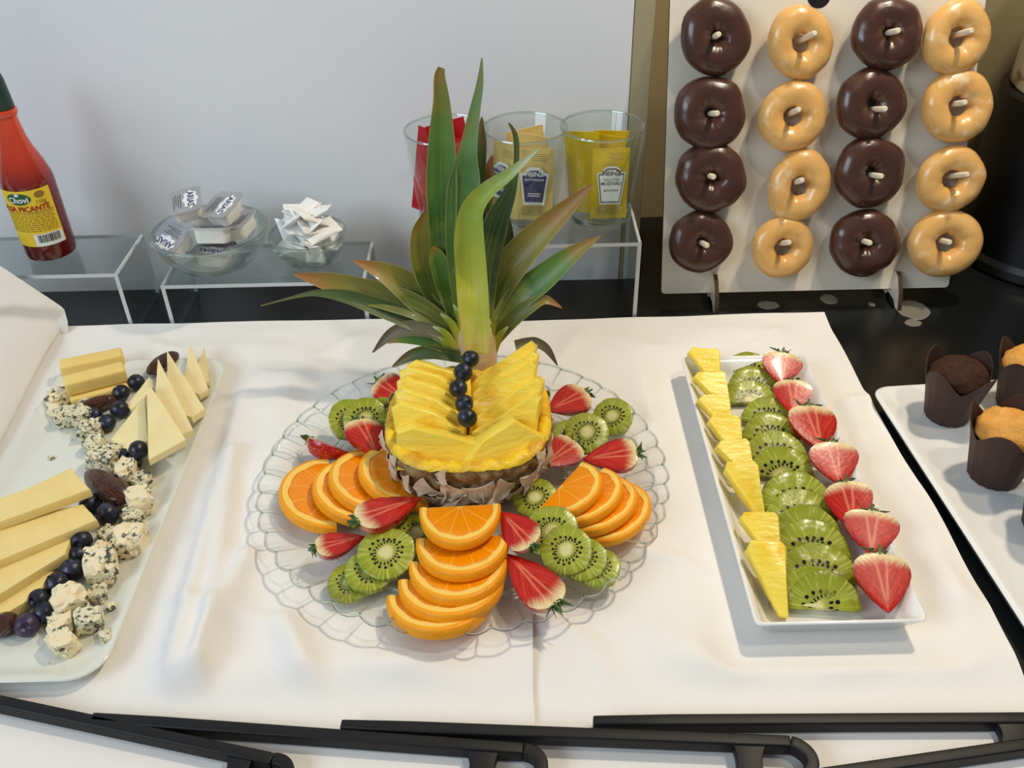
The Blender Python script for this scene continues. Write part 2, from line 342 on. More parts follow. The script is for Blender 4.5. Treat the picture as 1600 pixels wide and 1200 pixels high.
    a = Mat('golden_crumb'); M['crumb_gold'] = a.set(a.mix(a.noise(90, 5, rnd=True), (196, 120, 44), (238, 186, 98)), 0.7, 0.2, sss=0.1).bump(a.noise(220, 5), 0.7, 0.002).m
    # condiments
    a = Mat('hot_sauce_glass'); z = a.xyz()[2]
    M['sauce'] = a.set(a.ramp(a.mt('DIVIDE', z, 0.15), [(0.0, (92, 16, 10)), (0.55, (120, 24, 14)), (0.72, (196, 56, 26)), (0.95, (222, 76, 40))]), 0.08, 0.6, sss=0.1, coat=0.6).m
    M['cap_green'] = plain('green_cap', (36, 62, 50), rough=0.4)
    a = Mat('yellow_label'); M['label_yellow'] = a.set(a.mix(a.noise(20, 2), (238, 200, 30), (246, 214, 70)), 0.5).m
    M['white_print'] = plain('white_print', (240, 240, 238), rough=0.5)
    M['green_print'] = plain('green_print', (30, 92, 44), rough=0.5)
    M['red_print'] = plain('red_print', (170, 44, 24), rough=0.5)
    M['dark_print'] = plain('dark_print', (44, 40, 36), rough=0.5)
    M['brown_print'] = plain('brown_print', (150, 116, 30), rough=0.5)
    M['navy_print'] = plain('navy_print', (36, 42, 96), rough=0.45)
    M['gold_print'] = plain('grey_print', (150, 134, 70), rough=0.5)
    a = Mat('foil_lid'); M['foil'] = a.set(a.mix(a.noise(60, 3), (160, 160, 164), (186, 186, 188)), 0.4, 0.5, metal=0.35).bump(a.noise(120, 2), 0.2, 0.001).m
    M['tub'] = plain('white_tub', (240, 238, 230), rough=0.35, sss=0.1, sr=(1, 1, 1))
    a = Mat('white_sachet'); M['sugar'] = a.set(a.mix(a.noise(80, 3, rnd=True), (236, 236, 232), (248, 247, 242)), 0.6).bump(a.noise(160, 3), 0.3, 0.001).m
    for k, c0, c1 in (('mayo', (222, 188, 100), (238, 212, 140)), ('mustard', (206, 168, 8), (232, 200, 20)), ('ketchup', (168, 12, 24), (206, 24, 36))):
        a = Mat('foil_sachet_'+k); M['sachet_'+k] = a.set(a.mix(a.noise(40, 3, rnd=True), c0, c1), 0.28, 0.5, coat=0.2).bump(a.noise(70, 3, rnd=True), 0.5, 0.002).m
    M['black_plastic'] = plain('black_plastic', (14, 14, 14), rough=0.4)
    a = Mat('muesli_fill'); M['tan'] = a.set(a.ramp(a.noise(34, 5), [(0.35, (120, 84, 46)), (0.45, (206, 186, 150)), (0.7, (218, 200, 168))]), 0.35, coat=0.3).m
    M['drip'] = plain('dried_glaze', (122, 118, 106), rough=0.3)
    return M
M = build_mats()

# ================================================================== the setting
def struct(name, sh, mat, **k):
    o = link(name, mesh(*sh, mat, smooth=False, **k)); o['kind'] = 'structure'; return o
WY = 0.930; WX = 0.126; BY = 1.045
fl = struct('floor', box(-2.2, 2.2, -2.5, BY, -0.93, -0.9), M['floor'])
wb = struct('wall_back', box(-2.2, 2.2, BY, BY+0.08, -0.9, 1.9), M['wall_khaki'])
wl = struct('wall_left', box(-2.2, WX, WY, BY-0.001, -0.8995, 1.9), M['wall_white'], bev=0.002)
wt = struct('trim_1', box(WX+0.0005, WX+0.020, WY, BY-0.001, -0.8995, 1.9), M['wall_khaki'], bev=0.001)

t = thing('buffet_table', 'long black buffet table top under the white cloths', 'table', (0, 0.56, -0.9))
link('table_top', mesh(*prism([(-1.3, -0.46, 0.9), (1.3, -0.46, 0.9), (1.3, 0.484, 0.9), (0.149, 0.484, 0.9), (0.149, 0.335, 0.9), (-1.3, 0.335, 0.9)], 0.038), M['table'], bev=0.0015, smooth=False), t)
link('apron', mesh(*box(-1.22, 1.22, -0.40, 0.30, 0.78, 0.8615), M['table'], bev=0.002), t)
for sx in (-1.2, 1.2):
    for sy in (-0.36, 0.26): link('leg', mesh(*box(sx-0.03, sx+0.03, sy-0.03, sy+0.03, 0, 0.7795), M['table'], bev=0.003), t)

# ------------------------------------------------------------------ table cloths
def seg_d(px, py, a, b):
    ax, ay = a; bx, by = b; dx, dy = bx-ax, by-ay
    tt = max(0, min(1, ((px-ax)*dx+(py-ay)*dy)/(dx*dx+dy*dy)))
    return math.hypot(px-ax-tt*dx, py-ay-tt*dy)
def flat_mask(x, y):                            # 0 under crockery, 1 on free cloth
    k = 1.0
    for (x0, x1, y0, y1) in ((-0.47, -0.262, 0.36, 0.745), (0.148, 0.282, 0.39, 0.722), (-0.62, -0.42, 0.55, 0.83), (-0.62, 0.36, 0.1, 0.356)):
        d = math.hypot(max(x0-x, 0, x-x1), max(y0-y, 0, y-y1)); k = min(k, d/0.03)
    k = min(k, max(0, math.hypot(x+0.04, y-0.553)-0.13)/0.03)
    k = max(0, min(1, k)); return k*k*(3-2*k)
def ridges(x, y, L): return sum(h*math.exp(-(seg_d(x, y, a, b)/w)**2) for a, b, w, h in L)
RL = [((-0.255, 0.70), (-0.225, 0.37), 0.009, 0.010), ((-0.235, 0.60), (-0.205, 0.36), 0.007, 0.008), ((-0.20, 0.48), (-0.215, 0.36), 0.009, 0.009), ((-0.16, 0.42), (-0.13, 0.36), 0.010, 0.007),
      ((-0.46, 0.80), (-0.22, 0.79), 0.008, 0.003), ((-0.24, 0.80), (-0.13, 0.77), 0.015, 0.003), ((-0.19, 0.74), (-0.12, 0.80), 0.012, 0.004), ((-0.215, 0.66), (-0.20, 0.72), 0.014, 0.003),
      ((-0.10, 0.385), (-0.02, 0.36), 0.014, 0.004), ((0.0, 0.80), (0.0, 0.74), 0.01, 0.002)]
RR = [((0.30, 0.66), (0.285, 0.52), 0.010, 0.004), ((0.29, 0.50), (0.31, 0.43), 0.012, 0.004), ((0.08, 0.78), (0.14, 0.74), 0.014, 0.003), ((0.10, 0.40), (0.14, 0.37), 0.016, 0.004), ((0.24, 0.385), (0.20, 0.36), 0.014, 0.004),
      ((0.17, 0.79), (0.26, 0.775), 0.014, 0.003), ((0.12, 0.70), (0.13, 0.60), 0.012, 0.003)]
def cloth(x0f, x1f, y0, y1f, base, L, nx, ny, seed, hem=0.0):
    top = []; 
    for j in range(ny+1):
        for i in range(nx+1):
            s = i/nx; q = j/ny
            y = y0+(y1f(0)-y0)*q; x = x0f(y)+(x1f(y)-x0f(y))*s
            y = y0+(y1f(x)-y0)*q
            k = flat_mask(x, y)
            h = k*(ridges(x, y, L) + 0.0050*(nz((x, y, seed), 8)+0.6) + 0.0036*(nz((x, y*0.6, seed), 20)+0.5) + 0.0035*max(0, 0.12-abs(nz((x*0.7, y, seed+5), 7)))/0.12)
            e = max(0, min(1, (q*(y1f(x)-y0)-(y1f(x)-y0)+0.035)/0.035)); fx = max(0, min(1, (x+0.478)/0.012))
            if e > 0: h = h*(1-e)+e*e*hem*fx
            top.append(Vector((x, y, base+h)))
    n = nx+1; V = top+[v-Vector((0, 0, 0.0012)) for v in top]; b = len(top); Fc = []
    for j in range(ny):
        for i in range(nx):
            a = j*n+i; Fc.append((a, a+1, a+n+1, a+n)); Fc.append((b+a, b+a+n, b+a+n+1, b+a+1))
    for i in range(nx):
        Fc.append((i, b+i, b+i+1, i+1)); c = ny*n+i; Fc.append((c, c+1, b+c+1, b+c))
    for j in range(ny):
        a = j*n; Fc.append((a, a+n, b+a+n, b+a)); c = a+nx; Fc.append((c, b+c, b+c+n, c+n))
    return mesh(V, Fc, M['cloth'], angle=70)
wav = lambda v, s, am: am*nz((v, s, 0.3), 14)
cr_ = link('table_cloth', cloth(lambda y: -0.03, lambda y: 0.3225+wav(y, 3.1, 0.0016)+0.024*min(0.25, max(0, 0.62-y)), 0.14, lambda x: 0.8015+wav(x, 5.5, 0.002)+0.004*min(1, max(0, (x-0.02)*4)), 0.0014, RR, 130, 200, 4.0, 0.0055))
tag(cr_, 'white cotton table cloth under the rectangular fruit tray', 'tablecloth', 'white table cloths')
cl_ = link('table_cloth', cloth(lambda y: -0.66, lambda y: 0.010+wav(y, 1.1, 0.003), 0.14, lambda x: 0.8005+wav(x, 2.5, 0.0022)-0.006*max(0, x+0.06)/0.07, 0.0042, RL, 190, 200, 1.0, 0.0100))
tag(cl_, 'white cotton table cloth under the cheese platter and glass plate', 'tablecloth', 'white table cloths')
ZL = 0.0046; ZR = 0.0018

# folded napkin, back left
def napkin():
    pts = [PY(104, 484, 0.794), P(93, 508, 0.0185), P(74, 543, 0.012), P(50, 590, 0.010), P(0, 692, 0.010), P(-90, 830, 0.010), P(-330, 830, 0.010), PY(-330, 300, 0.780), PY(-120, 345, 0.790), PY(0, 415, 0.794), PY(60, 455, 0.794)]
    cx = Vector((-0.60, 0.70, 0)); den = []
    for i in range(len(pts)):
        a, b = pts[i], pts[(i+1) % len(pts)]
        for k in range(6): den.append(a.lerp(b, k/6))
    for _ in range(2): den = [(den[i-1]+den[i]*2+den[(i+1) % len(den)])/4 for i in range(len(den))]
    rings = [[Vector((cx.x+(p.x-cx.x)*0.97, cx.y+(p.y-cx.y)*0.97, 0.0062)) for p in den], [Vector((cx.x+(p.x-cx.x)*0.995, cx.y+(p.y-cx.y)*0.995, 0.0062+(p.z-0.0062)*0.55)) for p in den]]
    for s in (1.0, 0.985, 0.95, 0.88, 0.78, 0.65, 0.5, 0.3, 0.1):
        dz = (1-s)**0.75
        rings.append([Vector((cx.x+(p.x-cx.x)*s, cx.y+(p.y-cx.y)*s, p.z+(0.088-p.z)*dz+(0.004*nz(p*s, 15)*min(1, dz*6)))) for p in den])
    o = link('cloth_napkin', mesh(*loft(rings), M['cloth'], angle=80))
    tag(o, 'white draped cloth napkin at the left edge behind the cheese platter', 'napkin')
napkin()

# ================================================================== risers, back row
def riser(label, x0, x1, y0, y1, h, th=0.004):
    t = thing('acrylic_riser', label, 'riser', ((x0+x1)/2, y0, 0.0003), group='clear acrylic risers along the wall'); w = (x1-x0)/2; d = y1-y0
    def pl(name, b, sh=0):
        V, Fc = box(*b); V = [Vector(v) for v in V]
        o = link(name, mesh(V, Fc, mats=[M['acrylic'], M['acrylic_edge']], smooth=False), t)
        for p in o.data.polygons:
            if abs(p.normal.y) > 0.9: p.material_index = 1
    pl('top_panel', (-w, w, 0, d, h-th, h))
    pl('leg_panel', (-w, -w+th, 0, d, 0, h-th)); pl('leg_panel', (w-th, w, 0, d, 0, h-th))
    for sx in (-1, 1):                          # rounded heat-bent corner strip along each top edge
        pts = [(sx*(w-0.0015*math.cos(a)+0.0), h-0.0015+0.0018*math.sin(a)) for a in (0, PI/2)]
        link('bend_strip', mesh(*tube([(sx*(w-0.0016), 0.0005, h-0.0016), (sx*(w-0.0016), d-0.0005, h-0.0016)], 0.0019, 8), M['acrylic_edge']), t)
    return t
riser('clear acrylic riser carrying the hot sauce bottle', -0.60, -0.3857, 0.8035, 0.8865, 0.0714)
riser('low clear acrylic riser carrying the butter and sugar bowls', -0.3471, -0.1440, 0.8035, 0.8865, 0.0566)
riser('tall clear acrylic riser carrying the three condiment glasses', -0.0932, 0.1295, 0.8070, 0.8940, 0.0905)

# ------------------------------------------------------------------ hot sauce bottle
def bottle():
    b = Vector((-0.4670, 0.8500, 0.0719))
    t = thing('hot_sauce_bottle', 'hot sauce bottle with yellow label on the left riser', 'bottle', b, scale=0.965)
    R = 0.0255
    prof = [(0.0, 0.001), (R-0.006, 0.0), (R-0.001, 0.003), (R, 0.008), (R, 0.082), (R*0.97, 0.089), (R*0.82, 0.102), (R*0.62, 0.116), (R*0.50, 0.128), (R*0.44, 0.142), (R*0.43, 0.148), (R*0.50, 0.150), (R*0.52, 0.154), (R*0.48, 0.156), (0.0, 0.156)]
    link('glass_body', mesh(*lathe(prof, 40, False, False), M['sauce'], weld=True), t)
    cp = [(0.0, 0.1562), (R*0.44, 0.1562), (R*0.46, 0.158), (R*0.40, 0.182), (R*0.34, 0.190), (0.0, 0.191)]
    link('screw_cap', mesh(*lathe(cp, 24, False, False), M['cap_green'], weld=True), t)
    vd = math.atan2(-b.y, -b.x)                 # direction towards the viewer side
    def cyl(V, r, a0): return [Vector((r*math.cos(a0+v[0]/r), r*math.sin(a0+v[0]/r), v[1])) for v in V]
    ac = vd - 0.62; zt, zb = 0.081, 0.020
    def patch(x0, x1, z0, z1, n=24):
        V = []; Fc = []
        for i in range(n+1):
            x = x0+(x1-x0)*i/n; V += [(x, z0), (x, z1)]
        for i in range(n): Fc.append((2*i, 2*i+2, 2*i+3, 2*i+1))
        return V, Fc
    lb = patch(-0.034, 0.034, zb, zt)
    lab = link('label', mesh(cyl(lb[0], R+0.0003, ac), lb[1], M['label_yellow']), t)
    def pr(sh, mat, nm, r=0.0006): link(nm, mesh(cyl(sh[0], R+r, ac), sh[1], mat, smooth=False), lab)
    def ell(cx, cy, rx, ry, n=20):
        V = []; Fc = []
        for i in range(n+1):
            a = PI*i/n; V += [(cx-rx*math.cos(a), cy-ry*math.sin(a)), (cx-rx*math.cos(a), cy+ry*math.sin(a))]
        for i in range(n): Fc.append((2*i, 2*i+2, 2*i+3, 2*i+1))
        return V, Fc
    oval = ell(0.001, 0.0725, 0.0125, 0.0062)
    pr(oval, M['green_print'], 'emblem')
    mv = lambda sh, x, y: ([(v[0]+x, v[1]+y) for v in sh[0]], sh[1])
    pr(mv(text('Chovi', 0.0085, 0.02), 0.001, 0.0715), M['white_print'], 'lettering', 0.0009)
    star = ([(0.001+(0.0016 if i % 2 else 0.0032)*math.cos(PI*i/5+PI/2), 0.0772+(0.0012 if i % 2 else 0.0024)*math.sin(PI*i/5+PI/2)) for i in range(10)], [tuple(range(10))])
    pr(star, M['white_print'], 'crown_mark', 0.0009)
    pr(mv(text('SALSA PICANTE', 0.0078, 0.03), 0.002, 0.0615), M['red_print'], 'lettering', 0.0008)
    pr(mv(text('110g', 0.0055, 0.01), 0.022, 0.068), M['brown_print'], 'lettering', 0.0008)
    pr(ell(0.0225, 0.0755, 0.0050, 0.0036), M['brown_print'], 'stamp')
    rnd = random.Random(3); rows = []
    rows.append(patch(-0.03, 0.032, 0.0568, 0.0578, 20))
    for k in range(9):
        z = 0.0545-k*0.0022; x = -0.02
        while x < 0.030:
            w = rnd.uniform(0.002, 0.006); rows.append(([(x, z), (min(x+w, 0.031), z), (min(x+w, 0.031), z+0.0009), (x, z+0.0009)], [(0, 1, 2, 3)])); x += w+0.0012
    pr(join(*rows), M['brown_print'], 'fine_print')
    bc = patch(0.004, 0.033, 0.0205, 0.034, 12); pr(bc, M['white_print'], 'barcode_panel', 0.0007)
    bars = []; x = 0.008
    while x < 0.030:
        w = rnd.choice((0.0004, 0.0008, 0.0012)); bars.append(([(x, 0.0245), (x+w, 0.0245), (x+w, 0.0330), (x, 0.0330)], [(0, 1, 2, 3)])); x += w+rnd.choice((0.0005, 0.0009))
    pr(join(*bars), M['dark_print'], 'barcode', 0.001)
bottle()

# ------------------------------------------------------------------ bowls, butter, sugar
def bowl(label, loc, R, h):
    out = [(R*0.42, 0.0), (R*0.5, 0.001), (R*0.72, h*0.2), (R*0.9, h*0.52), (R*0.985, h*0.86), (R, h), (R*0.985, h+0.0012), (R*0.955, h), (R*0.93, h*0.86), (R*0.84, h*0.55), (R*0.66, h*0.26), (R*0.45, h*0.12), (0.0005, h*0.10)]
    t = thing('glass_bowl', label, 'bowl', loc, group='small clear glass bowls')
    link('bowl_body', mesh(*lathe(out, 40), M['bowl_glass']), t)
    link('foot_ring', mesh(*tube([(R*0.46*math.cos(2*PI*i/40), R*0.46*math.sin(2*PI*i/40), 0.0016) for i in range(41)], 0.0014, 8, False), M['glass_solid']), t)
    link('rim', mesh(*tube([(R*0.985*math.cos(2*PI*i/48), R*0.985*math.sin(2*PI*i/48), h) for i in range(49)], 0.0013, 8, False), M['glass_solid']), t)
bb = Vector((-0.2995, 0.8440, 0.0573)); sb = Vector((-0.2025, 0.8450, 0.0573))
bowl('clear glass bowl holding butter portions on the low riser', bb, 0.0565, 0.040)
bowl('smaller clear glass bowl holding white sugar sachets', sb, 0.0385, 0.033)
def butter0():
    t = thing('butter_portion', '', 'butter', (0, 0, -1), group='butter portions in the glass bowl')
    w, l, h = 0.036, 0.030, 0.014
    R1 = [Vector((x, y, 0)) for x, y in rrect(w*0.78, l*0.76, 0.004, 4)]
    rings = [R1, [Vector((x, y, 0.001)) for x, y in rrect(w*0.82, l*0.8, 0.005, 4)], [Vector((x, y, h)) for x, y in rrect(w*0.93, l*0.93, 0.006, 4)], [Vector((x, y, h)) for x, y in rrect(w*1.1, l*1.1, 0.006, 4)], [Vector((x, y, h+0.0006)) for x, y in rrect(w*1.1, l*1.1, 0.006, 4)]]
    link('tub', mesh(*loft(rings), M['tub'], angle=50), t)
    lid = link('foil_lid', mesh(*prism([(x, y, h+0.0014) for x, y in rrect(w*1.12, l*1.12, 0.006, 4)], 0.0007), M['foil'], smooth=False), t)
    bd = [(0.0140*(1+0.10*math.cos(8*2*PI*i/48))*math.cos(2*PI*i/48), 0.0072*(1+0.14*math.cos(8*2*PI*i/48))*math.sin(2*PI*i/48)+0.006, h+0.0016) for i in range(48)]
    link('badge', mesh(bd, [tuple(range(48))], M['white_print'], smooth=False), lid)
    V, Fc = text('ARIAS', 0.0090, 0.02)
    link('lettering', mesh([(v.x, v.y+0.006, h+0.0018) for v in V], Fc, M['navy_print'], smooth=False), lid)
    rows = [box(-0.012+0.002*(k % 2), 0.012-0.003*(k % 3), -0.004-k*0.0022, -0.0034-k*0.0022, h+0.0015, h+0.0016) for k in range(4)]
    link('fine_print', mesh(*join(*rows), M['dark_print'], smooth=False), lid)
    return t
bt0 = butter0()
Rg = math.radians
def ndir(n, x):                                 # rotation with local Z along n and local X near x
    z = Vector(n).normalized(); x = Vector(x); x = (x-z*x.dot(z)).normalized(); y = z.cross(x)
    return Matrix((x, y, z)).transposed().to_euler()
bt = [((-0.017, 0.004, 0.0560), ndir((-0.10, -0.22, 1), (0.25, -1, 0)), 'butter portion with grey foil lid on top of the pile, left upper one'),
      ((0.019, 0.006, 0.0500), ndir((-0.22, -0.20, 1), (-0.45, -1, 0)), 'butter portion with grey foil lid on top of the pile, nearest the sugar bowl'),
      ((0.008, -0.019, 0.0345), ndir((0.03, 0.42, 1), (1, 0.06, 0)), 'butter portion showing its white tub at the front of the bowl'),
      ((-0.029, -0.014, 0.0290), ndir((-0.42, -0.50, 1), (-0.75, 0.7, 0)), 'butter portion tilted over the left rim with white badge facing out'),
      ((0.029, 0.010, 0.0290), ndir((-0.30, 0.0, 1), (0.3, 1, 0)), 'butter portion leaning on the right inner side of the bowl'),
      ((0.002, -0.008, 0.0075), ndir((0, 0, 1), (-1, 0.2, 0)), 'butter portion lying at the bottom of the bowl'),
      ((-0.008, 0.024, 0.0300), ndir((0.1, 0.35, 1), (1, 0, 0)), 'butter portion at the back of the bowl, half hidden')]
for i, (p, rr, lb) in enumerate(bt):
    if i == 0: bt0.location = bb+Vector(p); bt0.rotation_euler = rr; bt0['label'] = lb
    else: copy_tree(bt0, bb+Vector(p), rr, lb)
def pillow(w, l, th, crimp=0.006, nx=6, ny=10, seed=0):
    def gz(s, q):
        e = min(1, max(0, (0.5-abs(q-0.5))*l/crimp-0.6)); e = min(1, e*0.6)
        return th/2*(1-(2*s-1)**4)*e*(1+0.35*nz((s*3, q*4, seed), 1.3))+0.0003
    V = []; Fc = []; n = nx+1
    for sg in (1, -1):
        for j in range(ny+1):
            for i in range(nx+1):
                s, q = i/nx, j/ny; V.append(((s-0.5)*w, (q-0.5)*l, sg*gz(s, q)))
    b = n*(ny+1)
    for j in range(ny):
        for i in range(nx):
            a = j*n+i; Fc.append((a, a+1, a+n+1, a+n)); Fc.append((b+a, b+a+n, b+a+n+1, b+a+1))
    for i in range(nx):
        Fc.append((i, b+i, b+i+1, i+1)); c = ny*n+i; Fc.append((c, c+1, b+c+1, b+c))
    for j in range(ny):
        a = j*n; Fc.append((a, a+n, b+a+n, b+a)); c = a+nx; Fc.append((c, b+c, b+c+n, c+n))
    return V, Fc
sm = [mesh(*pillow(0.020, 0.033, 0.0085, 0.003, 7, 10, k), M['sugar'], angle=60) for k in range(3)]
rnd = random.Random(11)
for k in range(32):
    lay = k//11; a = k*2.399+0.3; rad = (0.020, 0.018, 0.011)[min(lay, 2)]*rnd.uniform(0.6, 1.05)
    z = (0.021, 0.036, 0.049)[min(lay, 2)]+rnd.uniform(0, 0.004)
    o = link('sugar_sachet', sm[k % 3], None, sb+Vector((rad*math.cos(a), rad*math.sin(a), z)), (rnd.uniform(-0.5, 1.0), rnd.uniform(-0.6, 0.6), rnd.uniform(0, PI)), rnd.uniform(0.95, 1.12))
    tag(o, 'small white paper sugar sachet heaped in the smaller glass bowl', 'sachet', 'sugar sachets in the glass bowl')

# ------------------------------------------------------------------ condiment glasses
def tumbler(label, loc):
    Rt, Rb, h = 0.0408, 0.0312, 0.0975
    prof = [(0.001, 0.0), (Rb-0.003, 0.0), (Rb, 0.0025), (Rt, h-0.001), (Rt-0.0009, h+0.0006), (Rt-0.002, h-0.001), (Rb-0.0025, 0.011), (Rb-0.005, 0.0085), (0.001, 0.008)]
    t = thing('glass_tumbler', label, 'glass', loc, group='condiment glasses on the tall riser')
    link('glass_wall', mesh(*lathe(prof, 48), M['glass']), t)
    link('thick_base', mesh(*lathe([(0.001, 0.0015), (Rb-0.0035, 0.0015), (Rb-0.0026, 0.003), (Rb-0.0030, 0.0078), (Rb-0.006, 0.0078), (0.001, 0.0075)], 40), M['glass_solid']), t)
    link('rim', mesh(*tube([((Rt-0.001)*math.cos(2*PI*i/56), (Rt-0.001)*math.sin(2*PI*i/56), h) for i in range(57)], 0.0012, 8, False), M['glass_solid']), t)
gp = [Vector((-0.0575, 0.8600, 0.0912)), Vector((0.0180, 0.8600, 0.0912)), Vector((0.0925, 0.8600, 0.0912))]
tumbler('glass tumbler of red ketchup sachets behind the pineapple leaves', gp[0])
tumbler('glass tumbler of beige mayonnaise sachets in the middle', gp[1])
tumbler('glass tumbler of yellow mustard sachets at the riser end', gp[2])
def sachet(kind, label, loc, rot, w=0.036, l=0.078, print_=None):
    t = thing('condiment_sachet', label, 'sachet', loc, rot, kind+' sachets in a glass')
    link('foil_pouch', mesh(*pillow(w, l, 0.008, 0.008, 6, 12, random.random()*9), M['sachet_'+kind], angle=60), t)
    if print_:
        key = [(-0.6, 1), (-0.62, 0.86), (-1, 0.80), (-0.72, -1), (0.72, -1), (1, 0.80), (0.62, 0.86), (0.6, 1), (0.32, 1.16), (-0.32, 1.16)]
        def poly(s, z): return [(x*0.0125*s, y*0.0155*s-0.001, z) for x, y in key], [tuple(range(len(key)))]
        fz = 0.0062
        c_out, c_in, c_tx = print_
        link('emblem_border', mesh(*poly(1.12, fz), c_out, smooth=False), t)
        if kind == 'mustard': link('emblem_line', mesh(*poly(1.02, fz+0.0002), M['dark_print'], smooth=False), t)
        e = link('emblem', mesh(*poly(0.94, fz+0.0004), c_in, smooth=False), t)
        lines = [('HEINZ', 0.0062, 0.0122, 0.02)] + ([('MAYONNAISE', 0.0030, 0.0068, 0.01), ('GREAT', 0.0022, -0.005, 0), ('& CREAMY', 0.0022, -0.0078, 0)] if kind == 'mayo' else [('YELLOW', 0.0040, 0.0062, 0), ('MUSTARD', 0.0044, 0.0022, 0.01), ('MOUTARDE', 0.0026, -0.0045, 0.01)])
        if kind == 'mayo': lines = lines[:2]
        for s, sz, y, b in lines:
            V, Fc = text(s, sz, b); link('lettering', mesh([(v.x, v.y+y, fz+0.0006) for v in V], Fc, c_tx, smooth=False), e)
        rows = []
        if kind == 'mayo': rows += [box(-0.006, 0.006, -0.0075-k*0.0022, -0.0066-k*0.0022, fz+0.0005, fz+0.0006) for k in range(2)]
        if rows: link('fine_print', mesh(*join(*rows), c_tx, smooth=False), e)
        rows = [box(-0.012, 0.012-0.002*(k % 3), -0.0215-k*0.0021, -0.0207-k*0.0021, 0.0050-0.0004*k, 0.0052-0.0004*k) for k in range(5)]
        rows += [box(-0.004+0.002*(k % 2), 0.011, 0.031-k*0.0021, 0.0316-k*0.0021, 0.0042, 0.0044) for k in range(4)]
        link('fine_print', mesh(*join(*rows), M['gold_print'], smooth=False), t)
def up(tx, ty, az): return Euler((PI/2+tx, 0, az), 'XYZ')
MY = (M['white_print'], M['navy_print'], M['white_print']); MU = (M['white_print'], M['white_print'], M['dark_print'])
z0 = 0.010
for loc, az, tx, l, lb, prt in (((0.008, -0.0185, z0+0.037), 0.05, -0.10, 0.072, 'beige mayonnaise sachet facing front with dark blue emblem', MY), ((-0.019, -0.008, z0+0.038), 0.75, -0.08, 0.074, 'beige mayonnaise sachet turned sideways at the left of its glass', MY),
        ((0.000, 0.002, z0+0.041), 0.2, 0.02, 0.080, 'beige mayonnaise sachet standing second from the front of its glass', None), ((0.004, 0.017, z0+0.042), -0.2, 0.08, 0.080, 'beige mayonnaise sachet at the back of its glass', None)):
    sachet('mayo', lb, gp[1]+Vector(loc), (PI/2+tx, (0.03 if prt else 0.13)*(1 if az > 0 else -1), -az), 0.037, l, prt)
for loc, az, tx, l, lb, prt in (((0.007, -0.0185, z0+0.036), -0.08, -0.10, 0.070, 'yellow mustard sachet facing front with white emblem', MU), ((-0.017, -0.005, z0+0.042), 0.45, -0.05, 0.082, 'yellow mustard sachet poking up at the left of its glass', None),
        ((0.002, 0.003, z0+0.039), 0.1, 0.0, 0.076, 'yellow mustard sachet standing second from the front of its glass', None), ((0.006, 0.018, z0+0.040), -0.2, 0.1, 0.074, 'yellow mustard sachet at the back of its glass', None)):
    sachet('mustard', lb, gp[2]+Vector(loc), (PI/2+tx, (0.03 if prt else 0.12)*(-1 if az > 0.3 else 1), -az), 0.036, l, prt)
for loc, az, tx, l, lb in (((0.004, -0.016, z0+0.042), 0.1, -0.10, 0.084, 'red ketchup sachet at the front of its glass'), ((-0.017, -0.003, z0+0.044), 0.5, -0.04, 0.088, 'red ketchup sachet at the left of its glass'),
        ((0.006, 0.002, z0+0.048), -0.25, 0.02, 0.096, 'tallest red ketchup sachet poking above the glass rim'), ((0.000, 0.018, z0+0.045), 0.15, 0.1, 0.090, 'red ketchup sachet at the back of its glass')):
    sachet('ketchup', lb, gp[0]+Vector(loc), (PI/2+tx, 0.16*(1 if az > 0 else -1), -az), 0.038, l)

